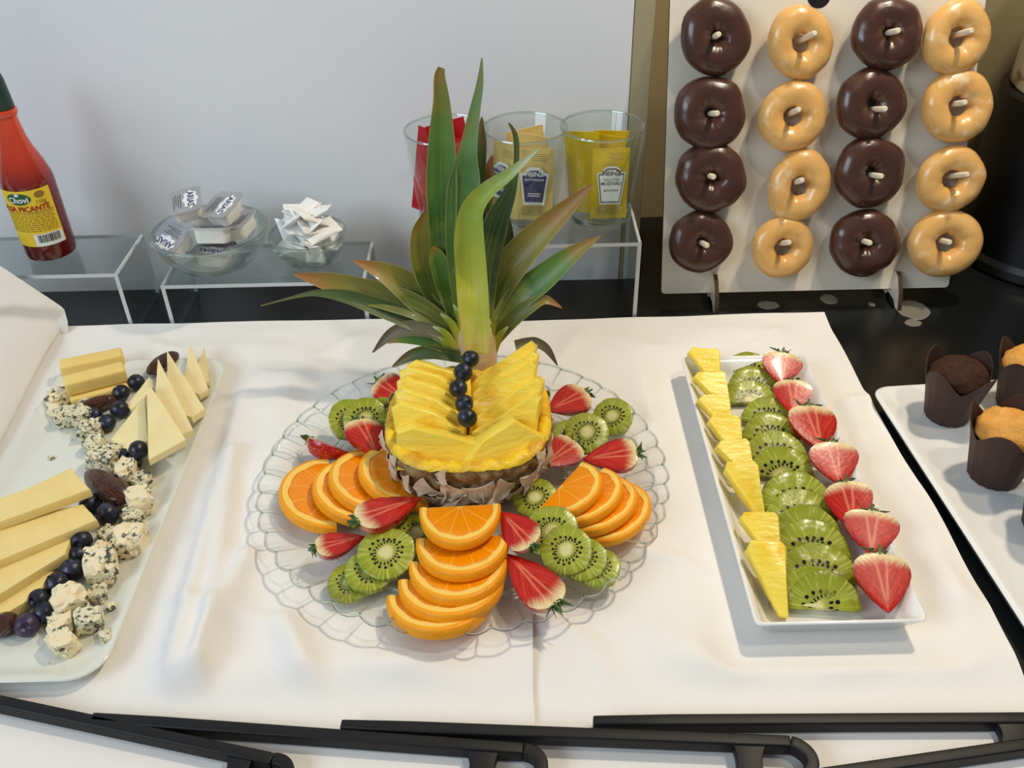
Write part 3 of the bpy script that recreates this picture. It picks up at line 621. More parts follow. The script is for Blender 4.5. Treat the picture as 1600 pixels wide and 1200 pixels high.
# ================================================================== donut board
BA = math.radians(18)
bo = Vector((0.31, 0.8385, 0.0130)); bmat = Matrix.Translation(bo) @ Matrix.Rotation(-BA, 4, 'X')   # local: x right, z up the board, -y to the viewer
def B(px, py, off=0.0):                          # photo pixel -> board coordinates on a plane off metres in front
    nrm = bmat.to_3x3() @ Vector((0, -1, 0)); p0 = bo+nrm*off; d = ray(px, py)
    p = CP+d*((p0-CP).dot(nrm)/d.dot(nrm)); return bmat.inverted() @ p
def donut_board():
    t = thing('donut_board', 'white donut peg board standing at the back on two slotted feet', 'stand', bo, (-BA, 0, 0))
    o = [(x, z) for x, z in rrect(0.302, 0.34, 0.004, 3, 0, 0.17)]
    o = [(x, z) for x, z in o]
    hole = [(-0.009+0.011*math.cos(2*PI*i/20), 0.287+0.011*math.sin(2*PI*i/20)) for i in range(20)]
    bm = bmesh.new()
    ov = [bm.verts.new((x, 0, z)) for x, z in o]; hv = [bm.verts.new((x, 0, z)) for x, z in hole]
    es = [bm.edges.new((ov[i], ov[(i+1) % len(ov)])) for i in range(len(ov))]+[bm.edges.new((hv[i], hv[(i+1) % 20])) for i in range(20)]
    bmesh.ops.triangle_fill(bm, use_beauty=True, edges=es, normal=(0, -1, 0))
    r = bmesh.ops.extrude_face_region(bm, geom=list(bm.faces)); bmesh.ops.translate(bm, verts=[v for v in r['geom'] if isinstance(v, bmesh.types.BMVert)], vec=(0, 0.005, 0))
    bmesh.ops.recalc_face_normals(bm, faces=bm.faces); me = bpy.data.meshes.new('mesh'); bm.to_mesh(me); bm.free()
    me.materials.append(M['board']); me.materials.append(M['board_edge'])
    for p in me.polygons: p.material_index = 0 if abs(p.normal.y) > 0.8 else 1
    link('panel', me, t)
    link('hole_dark_disc', mesh([(-0.009+0.0112*math.cos(2*PI*i/24), -0.0004, 0.287+0.0112*math.sin(2*PI*i/24)) for i in range(24)]+[(-0.009+0.0112*math.cos(2*PI*i/24), 0.004, 0.287+0.0112*math.sin(2*PI*i/24)) for i in range(24)], [tuple(range(24)), tuple(range(47, 23, -1))]+[(i, (i+1) % 24, 24+(i+1) % 24, 24+i) for i in range(24)], M['black_plastic'], smooth=False), t)  # black disc added over the board's open hole to make it look dark
    inv = Matrix.Rotation(BA, 4, 'X')
    for x in (0.214, 0.4035):                    # feet: vertical plates crossing the board foot
        fy = 0.8145 if x > 0.3 else 0.8165
        pr = [(fy, 0.0006), (fy+0.001, 0.006), (fy+0.006, 0.018), (fy+0.016, 0.030), (fy+0.0245, 0.0335), (0.846, 0.030), (0.905, 0.012), (0.915, 0.0006), (0.85, 0.0006), (0.845, 0.006), (fy+0.014, 0.006), (fy+0.006, 0.0006)]
        V = [inv @ (Vector((x+s*0.0022, y, z))-bo) for s in (-1, 1) for y, z in pr]; n = len(pr)
        Fc = [tuple(reversed(range(n))), tuple(range(n, 2*n))]+[(i, (i+1) % n, n+(i+1) % n, n+i) for i in range(n)]
        link('foot', mesh(V, Fc, mats=[M['board'], M['board_edge']], smooth=False, fm=[0, 0]+[1]*n), t)
    return t
board = donut_board()
def torus(R, r, flat, seed, lump, n=40, k=20, hole=1.0):
    V = []; Fc = []
    for i in range(n):
        a = 2*PI*i/n
        for j in range(k):
            b = 2*PI*j/k; rr = r*(1+lump*nz((math.cos(a)*2, math.sin(a)*2, math.cos(b)+seed), 1.1, seed))
            q = R+rr*math.cos(b)*(1 if math.cos(b) > 0 else hole); zz = rr*math.sin(b)*flat
            q *= 1+0.5*lump*nz((math.cos(a), math.sin(a), seed*3.1), 1.2)
            V.append((q*math.cos(a), q*math.sin(a), zz))
    for i in range(n):
        for j in range(k): Fc.append((i*k+j, ((i+1) % n)*k+j, ((i+1) % n)*k+(j+1) % k, i*k+(j+1) % k))
    return V, Fc
dm = {'c': [mesh(*torus(0.0200, 0.0165, 0.84, s, 0.09, hole=0.95), M['choc'], angle=180) for s in (1.3, 4.4, 8.7)], 'g': [mesh(*torus(0.0228, 0.0136, 0.9, s, 0.08, hole=0.98), M['dough'], angle=180) for s in (2.2, 5.9, 9.1)]}
dpos = [[(1117, 58, 112, 118), (1250, 67, 104, 112), (1385, 52, 112, 110), (1494, 58, 110, 112)], [(1108, 177, 116, 112), (1238, 182, 106, 108), (1360, 163, 114, 108), (1495, 166, 118, 110)],
        [(1110, 277, 114, 106), (1248, 290, 98, 112), (1358, 269, 116, 110), (1485, 280, 110, 102)], [(1094, 378, 104, 96), (1222, 386, 102, 96), (1350, 379, 110, 104), (1476, 379, 118, 104)]]
pegp = [[(1122, 54), (1272, 52), (1402, 48), (1516, 48)], [(1120, 177), (1247, 171), (1382, 170), (1506, 160)], [(1114, 276), (1252, 281), (1376, 275), (1510, 272)], [(1104, 383), (1232, 378), (1358, 379), (1482, 378)]]
rn = ['top row', 'second row', 'third row', 'bottom row']; cn = ['first column', 'second column', 'third column', 'fourth column']
rnd = random.Random(5)
for i in range(4):
    for j in range(4):
        px, py, w, h = dpos[i][j]; k = 'c' if j % 2 == 0 else 'g'
        off = 0.0165; c = B(px, py, off); wp = bmat @ c; s = pxm(wp)
        sx = w*s/0.0732*0.985; sy = h*s/0.0732*1.02
        Mx = bmat @ Matrix.Translation((c.x, -off, c.z)) @ Matrix.Rotation(PI/2+rnd.uniform(-0.10, 0.02), 4, 'X') @ Matrix.Rotation(rnd.uniform(-0.10, 0.10), 4, 'Y') @ Matrix.Rotation(rnd.uniform(-0.5, 0.5), 4, 'Z')
        o = link('donut', dm[k][(i+j) % 3]); o.matrix_world = Mx @ Matrix.Diagonal((sx, sy, (sx+sy)/2*0.98, 1))
        desc = 'chocolate-iced ring donut' if k == 'c' else 'golden glazed ring donut'
        tag(o, f'{desc} on the board, {rn[i]}, {cn[j]} from the left', 'donut', ('chocolate' if k == 'c' else 'glazed')+' donuts on the peg board')
        tp = B(*pegp[i][j], 0.040)
        root = Vector((c.x+(tp.x-c.x)*0.25, -0.001, min(tp.z, c.z+0.003)-0.002))
        tip = Vector((tp.x, -0.043, tp.z)); d = (tip-root)
        link('peg', mesh(*tube([root, root+d*0.5, root+d*0.97, tip], [0.0028, 0.0028, 0.0028, 0.0019], 10), M['peg'], angle=50), board)

# ------------------------------------------------------------------ dispenser at the far right, glaze drips
dc = Vector((0.612, 0.938, 0.0004))
t = thing('food_dispenser', 'black cylindrical dispenser with speckled tan upper part beside the donuts', 'dispenser', dc)
link('black_base', mesh(*lathe([(0.101, 0), (0.1035, 0.003), (0.103, 0.012), (0.099, 0.018), (0.0985, 0.05), (0.094, 0.182), (0.092, 0.185), (0.001, 0.185)], 56), M['black_plastic'], angle=30), t)
link('tan_container', mesh(*lathe([(0.001, 0.1855), (0.085, 0.1855), (0.0865, 0.188), (0.084, 0.33), (0.082, 0.333), (0.001, 0.333)], 56), M['tan'], angle=30), t)
def drip(label, px, py, rx, ry):
    c = P(px, py, 0); pts = []
    for i in range(28):
        a = 2*PI*i/28; k = 1+0.16*nz((math.cos(a), math.sin(a), px), 1.5)
        pts.append((rx*k*math.cos(a), ry*k*math.sin(a)))
    rings = [[(x*s, y*s, z) for x, y in pts] for s, z in ((1, 0.0002), (0.97, 0.0005), (0.85, 0.0007), (0.3, 0.0008))]
    tag(link('glaze_drip', mesh(*loft(rings), M['drip']), None, c), label, 'spill', 'dried glaze drips below the donut board')
drip('large dried glaze drip on the black table at the right board foot', 1426, 484, 0.017, 0.018)
drip('small dried glaze drip below the large one near the right foot', 1427, 505, 0.0085, 0.007)
drip('round dried glaze drip under the middle of the board', 1295, 468, 0.009, 0.010)
drip('faint wide glaze drip near the left board foot', 1200, 477, 0.012, 0.008)
drip('tiny glaze drop between the two board feet', 1362, 476, 0.0035, 0.004)

# ================================================================== crockery
def tray(name, label, cat, cx, cy, w, l, z, h, flare, rad, mat, rot=0, th=0.004, lip=0.0):
    rings = []
    def rr(dw, zz, r): rings.append([Vector((x, y, zz)) for x, y in rrect(w-2*dw, l-2*dw, max(r, 0.002), 8)])
    rr(flare+0.006, 0, rad*0.7); rr(flare+0.002, 0.001, rad*0.75); rr(0.001, h-0.0022, rad); rr(0, h-0.001, rad); rr(0.0006, h, rad); rr(0.0022, h, rad*0.95)
    rr(flare*0.55+0.004, h*0.45+th*0.3, rad*0.8); rr(flare+0.006, th, rad*0.7); rr(flare+0.012, th-0.0003, rad*0.65)
    o = link(name, mesh(*loft(rings), mat, angle=60), None, (cx, cy, z), (0, 0, rot)); tag(o, label, cat); return o
tray('fruit_tray', 'white rectangular porcelain tray holding rows of cut fruit', 'tray', 0.2145, 0.5505, 0.115, 0.310, ZR+0.0008, 0.0225, 0.009, 0.005, M['porcelain'])
TF = ZR+0.0008+0.004
tray('cheese_platter', 'ivory rectangular porcelain platter covered with cheese and dates', 'platter', -0.348, 0.553, 0.156, 0.364, ZL+0.0008, 0.0105, 0.012, 0.024, M['porcelain_warm'])
CF = ZL+0.0008+0.0037
def slab(name, label, cat, cx, cy, w, l, z, h, rad, mat, rot):
    rings = [[Vector((x, y, zz)) for x, y in rrect(w-2*d, l-2*d, rad, 8)] for d, zz in ((0.012, 0), (0.008, 0.001), (0.001, h-0.003), (0, h-0.0012), (0.001, h), (0.004, h+0.0004), (0.009, h-0.0018), (0.03, h-0.002))]
    return tag(link(name, mesh(*loft(rings), mat, angle=60), None, (cx, cy, z), (0, 0, rot)), label, cat)
mr = Rg(3.5); mrot = Matrix.Rotation(mr, 3, 'Z')
corner = Vector((0.3215, 0.664, 0)); mc = corner + mrot @ Vector((0.16, -0.19, 0))
slab('muffin_platter', 'white porcelain platter carrying muffins, right edge of the table', 'platter', mc.x, mc.y, 0.32, 0.38, 0.0006, 0.016, 0.015, M['porcelain'], mr)
MZ = 0.0006+0.0145

# scalloped glass plate
pc = Vector((-0.040, 0.5535, ZL+0.0006))
def plate():
    n = 264; ns = 44; prof = [(0.001, 0), (0.100, 0), (0.108, 0.001), (0.118, 0.0035), (0.124, 0.0062), (0.142, 0.0122), (0.156, 0.0178), (0.1605, 0.0200), (0.1615, 0.0212), (0.1600, 0.0220), (0.155, 0.0204), (0.141, 0.0150), (0.125, 0.0092), (0.121, 0.0088), (0.119, 0.0064), (0.108, 0.0045), (0.100, 0.0042), (0.001, 0.0042)]
    rings = []
    for r, z in prof:
        k = max(0, min(1, (r-0.126)/0.03)); ring = []
        for i in range(n):
            a = 2*PI*i/n; s = abs(math.sin(ns*a/2)); 
            rr = r+k*0.0036*(s-0.75); zz = z+k*0.0016*(0.55-s)
            ring.append((rr*math.cos(a), rr*math.sin(a), zz))
        rings.append(ring)
    o = link('glass_plate', mesh(*loft(rings), M['plate_glass'], angle=75), None, pc)
    def edge(r, z, a):
        k = max(0, min(1, (r-0.126)/0.03)); sn = abs(math.sin(ns*a/2)); rr = r+k*0.0036*(sn-0.75); return (rr*math.cos(a), rr*math.sin(a), z+k*0.0016*(0.55-sn))
    parts = [tube([edge(0.1608, 0.0212, 2*PI*i/n) for i in range(n+1)], 0.0010, 8, False)]
    for q in range(ns):
        a = 2*PI*q/ns; parts.append(tube([edge(r, z+0.0004, a) for r, z in ((0.142, 0.0150), (0.150, 0.0182), (0.157, 0.0208), (0.1605, 0.0216))], [0.0003, 0.0007, 0.0009, 0.0009], 6))
    link('rim_bead', mesh(*join(*parts), M['glass_solid']), o)
    link('foot_ring', mesh(*join(*[tube([(r*math.cos(2*PI*i/120), r*math.sin(2*PI*i/120), z) for i in range(121)], w, 8, False) for r, z, w in ((0.1205, 0.0080, 0.0013), (0.1165, 0.0052, 0.0009))]), M['glass_solid']), o)
    tag(o, 'round clear glass plate with scalloped rim holding the pineapple', 'plate')
plate()
PF = pc.z+0.0044

# ================================================================== pineapple boat
bc = Vector((-0.035, 0.5835, PF+0.0042)); A_, B_ = 0.0655, 0.0790; NS = 2.9
def rimz(y): return 0.0555-0.019*max(0, min(1, (y+0.05)/0.12))
def boat_pt(al, be, k, depth, zoff=0):
    ca, sa = math.cos(al), math.sin(al)
    q = (abs(ca)**NS+abs(sa)**NS)**(-1/NS); c = math.cos(be)**0.42
    x = A_*k*q*ca*c; y = B_*k*q*sa*c; z = rimz(y)-(rimz(y)-depth)*math.sin(be)**1.15+zoff
    return Vector((x, y, z))
def boat():
    t = thing('pineapple_boat', 'hollowed pineapple half with leafy crown in the middle of the glass plate', 'pineapple', bc)
    n, k = 220, 26; EA, EB = 22, 5.0
    def eye(al, be):
        u = al/(2*PI)*EA; v = be/(PI/2)*EB; r = math.floor(v); u2 = u+0.5*(r % 2)
        du = u2-math.floor(u2)-0.5; dv = v-r-0.5; d = math.sqrt(du*du+dv*dv)
        return max(0, 1-(d/0.55)**2)
    rings = []
    for j in range(k+1):
        be = PI/2*j/k*0.985; ring = []
        for i in range(n):
            al = 2*PI*i/n; p = boat_pt(al, be, 1.0, 0.0)
            nrm = Vector((p.x/A_**2, p.y/B_**2, (p.z-0.06)/0.06**2*1.0)).normalized()
            e = eye(al, be)*(0.25 if j < 2 else 1)
            ring.append(p+nrm*(0.0040*e-0.0022+0.0016*nz(p, 130)))
        rings.append(ring)
    link('rind', mesh(*loft(rings, False, True), M['pine_rind'], angle=180), t)
    rings = []
    for kk, bb_, zo in ((1.0, 0.0, -0.0012), (0.985, 0.0, 0.0012), (0.94, 0.0, 0.0022), (0.875, 0.0, 0.0012), (0.850, 0.02, -0.002)):
        rings.append([boat_pt(2*PI*i/160, 0, kk, 0, zo+0.0032*nz((math.cos(2*PI*i/160)*4, math.sin(2*PI*i/160)*4, kk*9), 3)) for i in range(160)])
    for j in range(1, 12):
        be = PI/2*j/12; rings.append([boat_pt(2*PI*i/160, be, 0.850, 0.016) for i in range(160)])
    link('flesh_shell', mesh(*loft(rings, False, True), M['pine_rim'], angle=180), t)
    # papery bracts, one on each eye
    def bract_mesh(sd):
        rd = random.Random(sd); nx, ny = 5, 4; V = []; Fc = []; tips = [rd.uniform(0.55, 1.15) for _ in range(nx+1)]; tips[rd.randrange(1, nx)] = 1.7
        for q in (0, 1):
            for j in range(ny+1):
                for i in range(nx+1):
                    u = i/nx-0.5; v = j/ny; w = 0.021*(1-0.45*v*v)
                    lift = 0.0012+0.0046*v*rd.uniform(0.6, 1.3)-0.010*u*u*(1-0.5*v)
                    V.append((u*w, v*0.0125*tips[i]-0.004, lift-q*0.0006+(0.0008*rd.uniform(-1, 1) if q == 0 else 0)))
        n = nx+1; b = n*(ny+1)
        for j in range(ny):
            for i in range(nx):
                a = j*n+i; Fc.append((a, a+1, a+n+1, a+n)); Fc.append((b+a, b+a+n, b+a+n+1, b+a+1))
        for i in range(nx): c = ny*n+i; Fc.append((c, c+1, b+c+1, b+c)); Fc.append((i, b+i, b+i+1, i+1))
        for j in range(ny): a = j*n; Fc.append((a, a+n, b+a+n, b+a)); c = a+nx; Fc.append((c, b+c, b+c+n, c+n))
        return mesh(V, Fc, M['bract'], angle=35)
    bms = [bract_mesh(s) for s in range(6)]
    rd = random.Random(9)
    for r in range(0, int(EB)-1):
        for c in range(EA):
            al = 2*PI*(c+0.5-0.5*(r % 2))/EA; be = (r+0.35)/EB*PI/2
            if math.sin(al) > 0.55: continue
            p = boat_pt(al, be, 1.0, 0.0)
            nrm = Vector((p.x/A_**2, p.y/B_**2, (p.z-0.06)/0.06**2)).normalized()
            y = Vector((rd.uniform(-0.9, 0.9), 0.0, -0.5)); y = (y-nrm*y.dot(nrm)).normalized(); x = y.cross(nrm).normalized(); z = x.cross(y).normalized()
            R = Matrix((x, y, z)).transposed(); s = rd.uniform(0.85, 1.35)*(0.6 if r == 0 else 1)
            if r == 0 and rd.random() < 0.5: continue
            o = link('bract', bms[rd.randrange(6)], t)
            o.matrix_local = Matrix.LocRotScale(p+nrm*0.0004, R.to_quaternion(), Vector((s, s, s)))
    # crown
    st = [PY(750, 575, 0.668)-bc, PY(748, 550, 0.671)-bc, PY(744, 525, 0.674)-bc, PY(741, 502, 0.678)-bc, PY(740, 492, 0.680)-bc]
    link('stalk', mesh(*tube(st, [0.015, 0.0165, 0.0165, 0.014, 0.006], 20), M['stalk'], angle=60), t)
    def crown_leaf(pts, mat, twist=0.0, gut=0.28, nm='crown_leaf', sub=26):
        Q = []
        for (x, y, w, Y) in pts:
            p = PY(x, y, Y)-bc; Q.append((p, (w*1.22 if w > 5 else w)*pxm(p+bc)))
        # catmull-rom
        C = []
        for i in range(len(Q)-1):
            p0, p1, p2, p3 = Q[max(i-1, 0)], Q[i], Q[i+1], Q[min(i+2, len(Q)-1)]
            for s in range(6):
                u = s/6; f = lambda a, b, c, d: 0.5*((2*b)+(c-a)*u+(2*a-5*b+4*c-d)*u*u+(3*b-a-3*c+d)*u*u*u)
                C.append((f(p0[0], p1[0], p2[0], p3[0]), max(0.0008, f(p0[1], p1[1], p2[1], p3[1]))))
        C.append(Q[-1]); N = len(C); V = []; Fc = []; UV = []
        nx = 6
        for i, (p, w) in enumerate(C):
            tn = (C[min(i+1, N-1)][0]-C[max(i-1, 0)][0]).normalized(); vd = (CP-(p+bc)).normalized()
            sd = tn.cross(vd).normalized(); up_ = sd.cross(tn).normalized()
            a = twist*(0.4+0.6*i/N); sd2 = sd*math.cos(a)+up_*math.sin(a); up2 = up_*math.cos(a)-sd*math.sin(a)
            w2 = w/max(0.55, math.cos(a))
            for j in range(nx+1):
                s = j/nx-0.5
                V.append(p+sd2*(s*w2)+up2*(gut*w2*(4*s*s-1)*0.5)*(1 if gut else 0)); UV.append((j/nx, i/(N-1)))
        b = len(V); n1 = nx+1
        nb = [v for v in V]
        for i in range(N):
            for j in range(n1):
                k = i*n1+j; tn = (C[min(i+1, N-1)][0]-C[max(i-1, 0)][0]).normalized(); vd = (CP-(C[i][0]+bc)).normalized()
                e = 1-abs(2*j/nx-1); nb[k] = V[k]-vd*(0.0004+0.0014*e*min(1, C[i][1]/0.012))
        V += nb; UV += UV
        for i in range(N-1):
            for j in range(nx):
                a = i*n1+j; Fc.append((a, a+1, a+n1+1, a+n1)); Fc.append((b+a, b+a+n1, b+a+n1+1, b+a+1))
            a = i*n1; Fc.append((a, a+n1, b+a+n1, b+a)); c = a+nx; Fc.append((c, b+c, b+c+n1, c+n1))
        for j in range(nx): Fc.append((j, b+j, b+j+1, j+1)); c = (N-1)*n1+j; Fc.append((c, c+1, b+c+1, b+c))
        me = mesh(V, Fc, mat, angle=70); ul = me.uv_layers.new(name='UVMap')
        for lp in me.loops: ul.data[lp.index].uv = UV[lp.vertex_index]
        return link(nm, me, t)
    L = crown_leaf; G, D, O, PA, BL, DR = M['leaf_green'], M['leaf_dark'], M['leaf_olive'], M['leaf_pale'], M['leaf_bluish'], M['leaf_dry']
    # back leaves first (further away), each point: pixel x, y, width in pixels, distance Y
    L([(752, 500, 18, .700), (757, 400, 26, .712), (757, 330, 22, .722), (762, 276, 17, .730), (769, 243, 3, .735)], O, 0.3)
    L([(745, 480, 18, .698), (745, 360, 26, .715), (746, 272, 22, .728), (750, 222, 17, .736), (753, 183, 2, .742)], D, -0.2)
    L([(762, 505, 16, .700), (778, 440, 22, .708), (790, 380, 22, .716), (793, 330, 4, .722)], D, 0.4)
    L([(712, 510, 18, .692), (698, 430, 34, .700), (692, 360, 36, .708), (690, 290, 40, .716), (690, 220, 34, .724), (690, 160, 22, .730), (687, 122, 15, .734), (690, 106, 9, .735)], G, 0.18)
    L([(716, 505, 20, .690), (697, 440, 30, .695), (682, 400, 20, .700), (676, 385, 4, .702)], G, 0.0)
    L([(712, 512, 20, .690), (684, 460, 34, .696), (666, 412, 38, .702), (660, 370, 30, .708), (664, 345, 18, .711), (667, 330, 6, .712)], O, -0.15)
    L([(724, 500, 22, .690), (716, 400, 30, .700), (719, 345, 38, .708), (725, 290, 42, .715), (731, 237, 24, .722), (741, 178, 15, .730), (750, 130, 9, .736), (753, 90, 2, .741)], BL, -0.2)
    L([(757, 520, 20, .684), (757, 430, 34, .694), (774, 353, 32, .702), (795, 304, 18, .708), (806, 262, 8, .712), (806, 215, 7, .716), (795, 192, 3, .718)], D, 0.3)
    L([(758, 525, 20, .682), (770, 468, 34, .690), (796, 418, 42, .696), (838, 369, 36, .702), (890, 321, 20, .708), (927, 287, 2, .711)], O, 0.22)
    L([(768, 520, 20, .680), (808, 467, 34, .686), (848, 434, 34, .690), (892, 398, 22, .694), (938, 369, 2, .697)], G, 0.2)
    L([(775, 528, 18, .676), (800, 500, 20, .678), (828, 478, 18, .680), (852, 468, 12, .682), (878, 481, 2, .681)], O, 0.3)
    L([(805, 540, 14, .672), (826, 536, 15, .674), (840, 536, 13, .675), (856, 547, 10, .675), (871, 571, 2, .674)], DR, 0.2)
    L([(718, 518, 20, .686), (660, 472, 34, .692), (636, 447, 38, .696), (596, 423, 24, .700), (551, 407, 2, .704)], O, -0.2)
    L([(726, 530, 18, .682), (662, 486, 30, .686), (612, 466, 34, .690), (557, 452, 32, .694), (505, 438, 22, .698), (458, 429, 2, .700)], O, -0.1)
    L([(720, 538, 18, .678), (660, 506, 26, .681), (610, 486, 26, .684), (545, 464, 18, .687), (494, 458, 8, .690), (452, 466, 4, .691), (407, 478, 2, .690)], D, -0.15)
    L([(722, 545, 14, .672), (682, 519, 18, .674), (642, 513, 20, .676), (610, 523, 15, .676), (582, 551, 2, .674)], DR, -0.2)
    L([(722, 552, 14, .668), (700, 542, 18, .669), (662, 530, 18, .671), (625, 530, 10, .672), (606, 536, 2, .672)], G, -0.2)
    L([(725, 560, 14, .662), (710, 556, 16, .663), (674, 550, 18, .664), (642, 556, 15, .664), (613, 573, 3, .662)], D, -0.1)
    for x, y, dx, dy in ((722, 520, -34, -30), (716, 532, -40, -22), (728, 512, -20, -36), (762, 535, 14, -40), (768, 540, 26, -30), (712, 540, -36, -12)):
        L([(x, y+18, 10, .668), (x+dx*0.5, y+dy*0.5, 9, .670), (x+dx, y+dy, 2, .673)], PA, 0.3, nm='leaf_base')
    # broad pale leaf folding over to the right, in front
    L([(748, 556, 26, .651), (745, 528, 34, .652), (740, 480, 40, .660), (736, 420, 40, .673), (733, 370, 38, .678), (738, 328, 30, .682), (760, 298, 22, .684), (795, 272, 15, .684), (841, 233, 2, .682)], PA, 0.1, gut=0.4)
    return t
boat()

# pineapple slices standing in the boat
def chunk(name, label, grp, outline, th, M4, seed, cat='pineapple slice', mat='pine'):
    """outline: convex points in local XZ, extruded along Y with slight irregularity"""
    n = len(outline); cx = sum(p[0] for p in outline)/n; cz = sum(p[1] for p in outline)/n; den = []
    for i in range(n):
        a, b = outline[i], outline[(i+1) % n]
        for k in range(4): den.append((a[0]+(b[0]-a[0])*k/4, a[1]+(b[1]-a[1])*k/4))
    rings = []
    for q, s in ((-0.5, 0.93), (-0.40, 0.99), (0.0, 1.0), (0.40, 0.99), (0.5, 0.93)):
        r = []
        for x, z in den:
            k = s+0.06*nz((x*110, z*110, seed+q), 1.0)
            r.append((cx+(x-cx)*k, q*th+0.0006*nz((x*120, z*120, seed*2), 1), cz+(z-cz)*k))
        rings.append(r)
    o = link(name, mesh(*loft(rings), M[mat], angle=45)); o.matrix_world = M4
    return tag(o, label, cat, grp)
on = ['first', 'second', 'third', 'fourth', 'fifth', 'sixth', 'seventh']
gL = 'pineapple slices in the boat'
for i in range(5):
    zt = (0.080, 0.085, 0.086, 0.086, 0.085)[i]; y = (0.594, 0.577, 0.561, 0.5455, 0.530)[i]; xo = (-0.085, -0.0895, -0.0900, -0.0905, -0.0915)[i]
    ol = [(0.004, 0.040), (0.024, 0.024), (0.0515, 0.024), (0.0520, 0.060), (0.034, zt-0.010), (0.008, zt), (0.0, zt-0.004)]
    Mx = Matrix.Translation((xo, y, PF)) @ Matrix.Rotation(Rg(3), 4, 'Z') @ Matrix.Rotation(Rg(-27), 4, 'X')
    chunk('pineapple_slice', f'pineapple slice standing in the left row of the boat, {on[i]} from the crown', gL, ol, 0.0146, Mx, i*3.3)
for i in range(5):
    zt = (0.089, 0.090, 0.090, 0.088, 0.086)[i]; y = (0.602, 0.586, 0.570, 0.553, 0.535)[i]; xo = (0.0165, 0.0175, 0.0150, 0.0200, 0.0175)[i]
    ol = [(-0.004, 0.040), (-0.024, 0.024), (-0.0525, 0.024), (-0.0530, 0.052), (-0.036, zt-0.023), (-0.005, zt), (0.0, zt-0.004)]
    Mx = Matrix.Translation((xo, y, PF)) @ Matrix.Rotation(Rg(-8), 4, 'Z') @ Matrix.Rotation(Rg(-28), 4, 'X')
    chunk('pineapple_slice', f'pineapple slice standing in the right row of the boat, {on[i]} from the crown', gL, ol, 0.0150, Mx, 20+i*2.7)
ol = [(-0.032, -0.010), (0.034, -0.014), (0.034, 0.008), (-0.020, 0.023), (-0.033, 0.020)]
chunk('pineapple_slice', 'broad pineapple wedge lying at the front left inside the boat', gL, ol, 0.022, Matrix.Translation((-0.0555, 0.5360, PF+0.050)) @ Matrix.Rotation(Rg(-26), 4, 'X'), 50)
ol = [(-0.036, -0.006), (0.030, -0.012), (0.038, 0.008), (0.016, 0.026), (-0.012, 0.016)]
chunk('pineapple_slice', 'slanting pineapple wedge lying at the front right inside the boat', gL, ol, 0.022, Matrix.Translation((-0.0130, 0.5320, PF+0.050)) @ Matrix.Rotation(Rg(18), 4, 'Z') @ Matrix.Rotation(Rg(-26), 4, 'X'), 60)

# ------------------------------------------------------------------ blueberries
def berry_mesh(mat, seed):
    prof = [(0.0, -1), (0.35, -0.94), (0.7, -0.72), (0.95, -0.32), (1.0, 0.05), (0.93, 0.42), (0.72, 0.72), (0.48, 0.86), (0.40, 0.93), (0.36, 0.90), (0.24, 0.78), (0.0, 0.74)]
    V, Fc = lathe(prof, 22, False, False); V = [(x*(1+0.03*nz((x, y, z), 1.5, seed)), y*(1+0.03*nz((x, y, z), 1.5, seed+3)), z*(1+(0.05*math.sin(5*math.atan2(y, x)) if z > 0.88 else 0))) for x, y, z in V]
    return mesh(V, Fc, mat, angle=50, weld=True)
bm_ = [berry_mesh(M['blueberry'], s) for s in (1.0, 2.0, 3.0)]; bmp = berry_mesh(M['blueberry_purple'], 4.0)
rnd = random.Random(21)
def berry(px, py, d, zb, label, grp, me=None, rot=None):
    z = zb+d*0.5*0.00055; p = P(px, py, z); r = d/2*pxm(p)*1.04; z = zb+r*0.95; p = P(px, py, z)
    o = link('blueberry', me or bm_[rnd.randrange(3)], None, p, rot or (rnd.uniform(-1.2, 1.2), rnd.uniform(-1.2, 1.2), rnd.uniform(0, 6)), (r, r, r*0.93))
    tag(o, label, 'blueberry', grp)
for i, (x, y, d, zb) in enumerate(((735, 561, 27, 0.070), (724, 582, 29, 0.066), (716, 607, 29, 0.064), (725, 631, 29, 0.064), (730, 653, 31, 0.064))):
    berry(x, y, d, PF+zb, f'blueberry in the line down the pineapple boat, {on[i]} from the crown', 'blueberries on the pineapple boat')
cbz = CF
for x, y, d, zb, lb in ((213, 597, 25, 0, 'blueberry beside the cured cheese wedges, below the far date'), (189, 614, 26, 0, 'blueberry at the tip of the date beside the yellow cheese bars'), (187, 640, 28, 0, 'blueberry just below the date by the yellow cheese bars, right one'), (166, 661, 28, 0, 'blueberry touching the upper blue cheese crumbs, lower of the upper cluster'), (147, 649, 26, 0, 'blueberry half hidden under the date beside the cheese bars'),
        (216, 703, 29, 0.008, 'blueberry resting against the front cured cheese wedge, top one'), (196, 712, 24, 0, 'blueberry left of the top one at the front cured cheese wedge'), (209, 722, 24, 0, 'blueberry lowest of the three at the front cured cheese wedge'),
        (141, 788, 33, 0, 'blueberry left of the pair under the big glossy date'), (168, 803, 36, 0, 'blueberry right of the pair under the big glossy date'), (127, 845, 33, 0.004, 'blueberry at the top of the lower row along the big cheese slices'), (123, 866, 30, 0, 'blueberry second in the lower row along the big cheese slices'),
        (113, 890, 36, 0, 'blueberry third in the lower row, left of the tall blue cheese piece'), (89, 912, 36, 0, 'blueberry fourth in the lower row along the big cheese slices'), (61, 936, 32, 0.002, 'blueberry fifth in the lower row along the big cheese slices'), (70, 957, 35, 0, 'blueberry sixth in the lower row, next to the purple one')):
    berry(x, y, d, cbz+zb, lb, 'blueberries on the cheese platter')
berry(42, 977, 37, cbz, 'purple blueberry at the front beside the date on the cheese platter', 'blueberries on the cheese platter', bmp, (0.9, 0.2, 0.3))

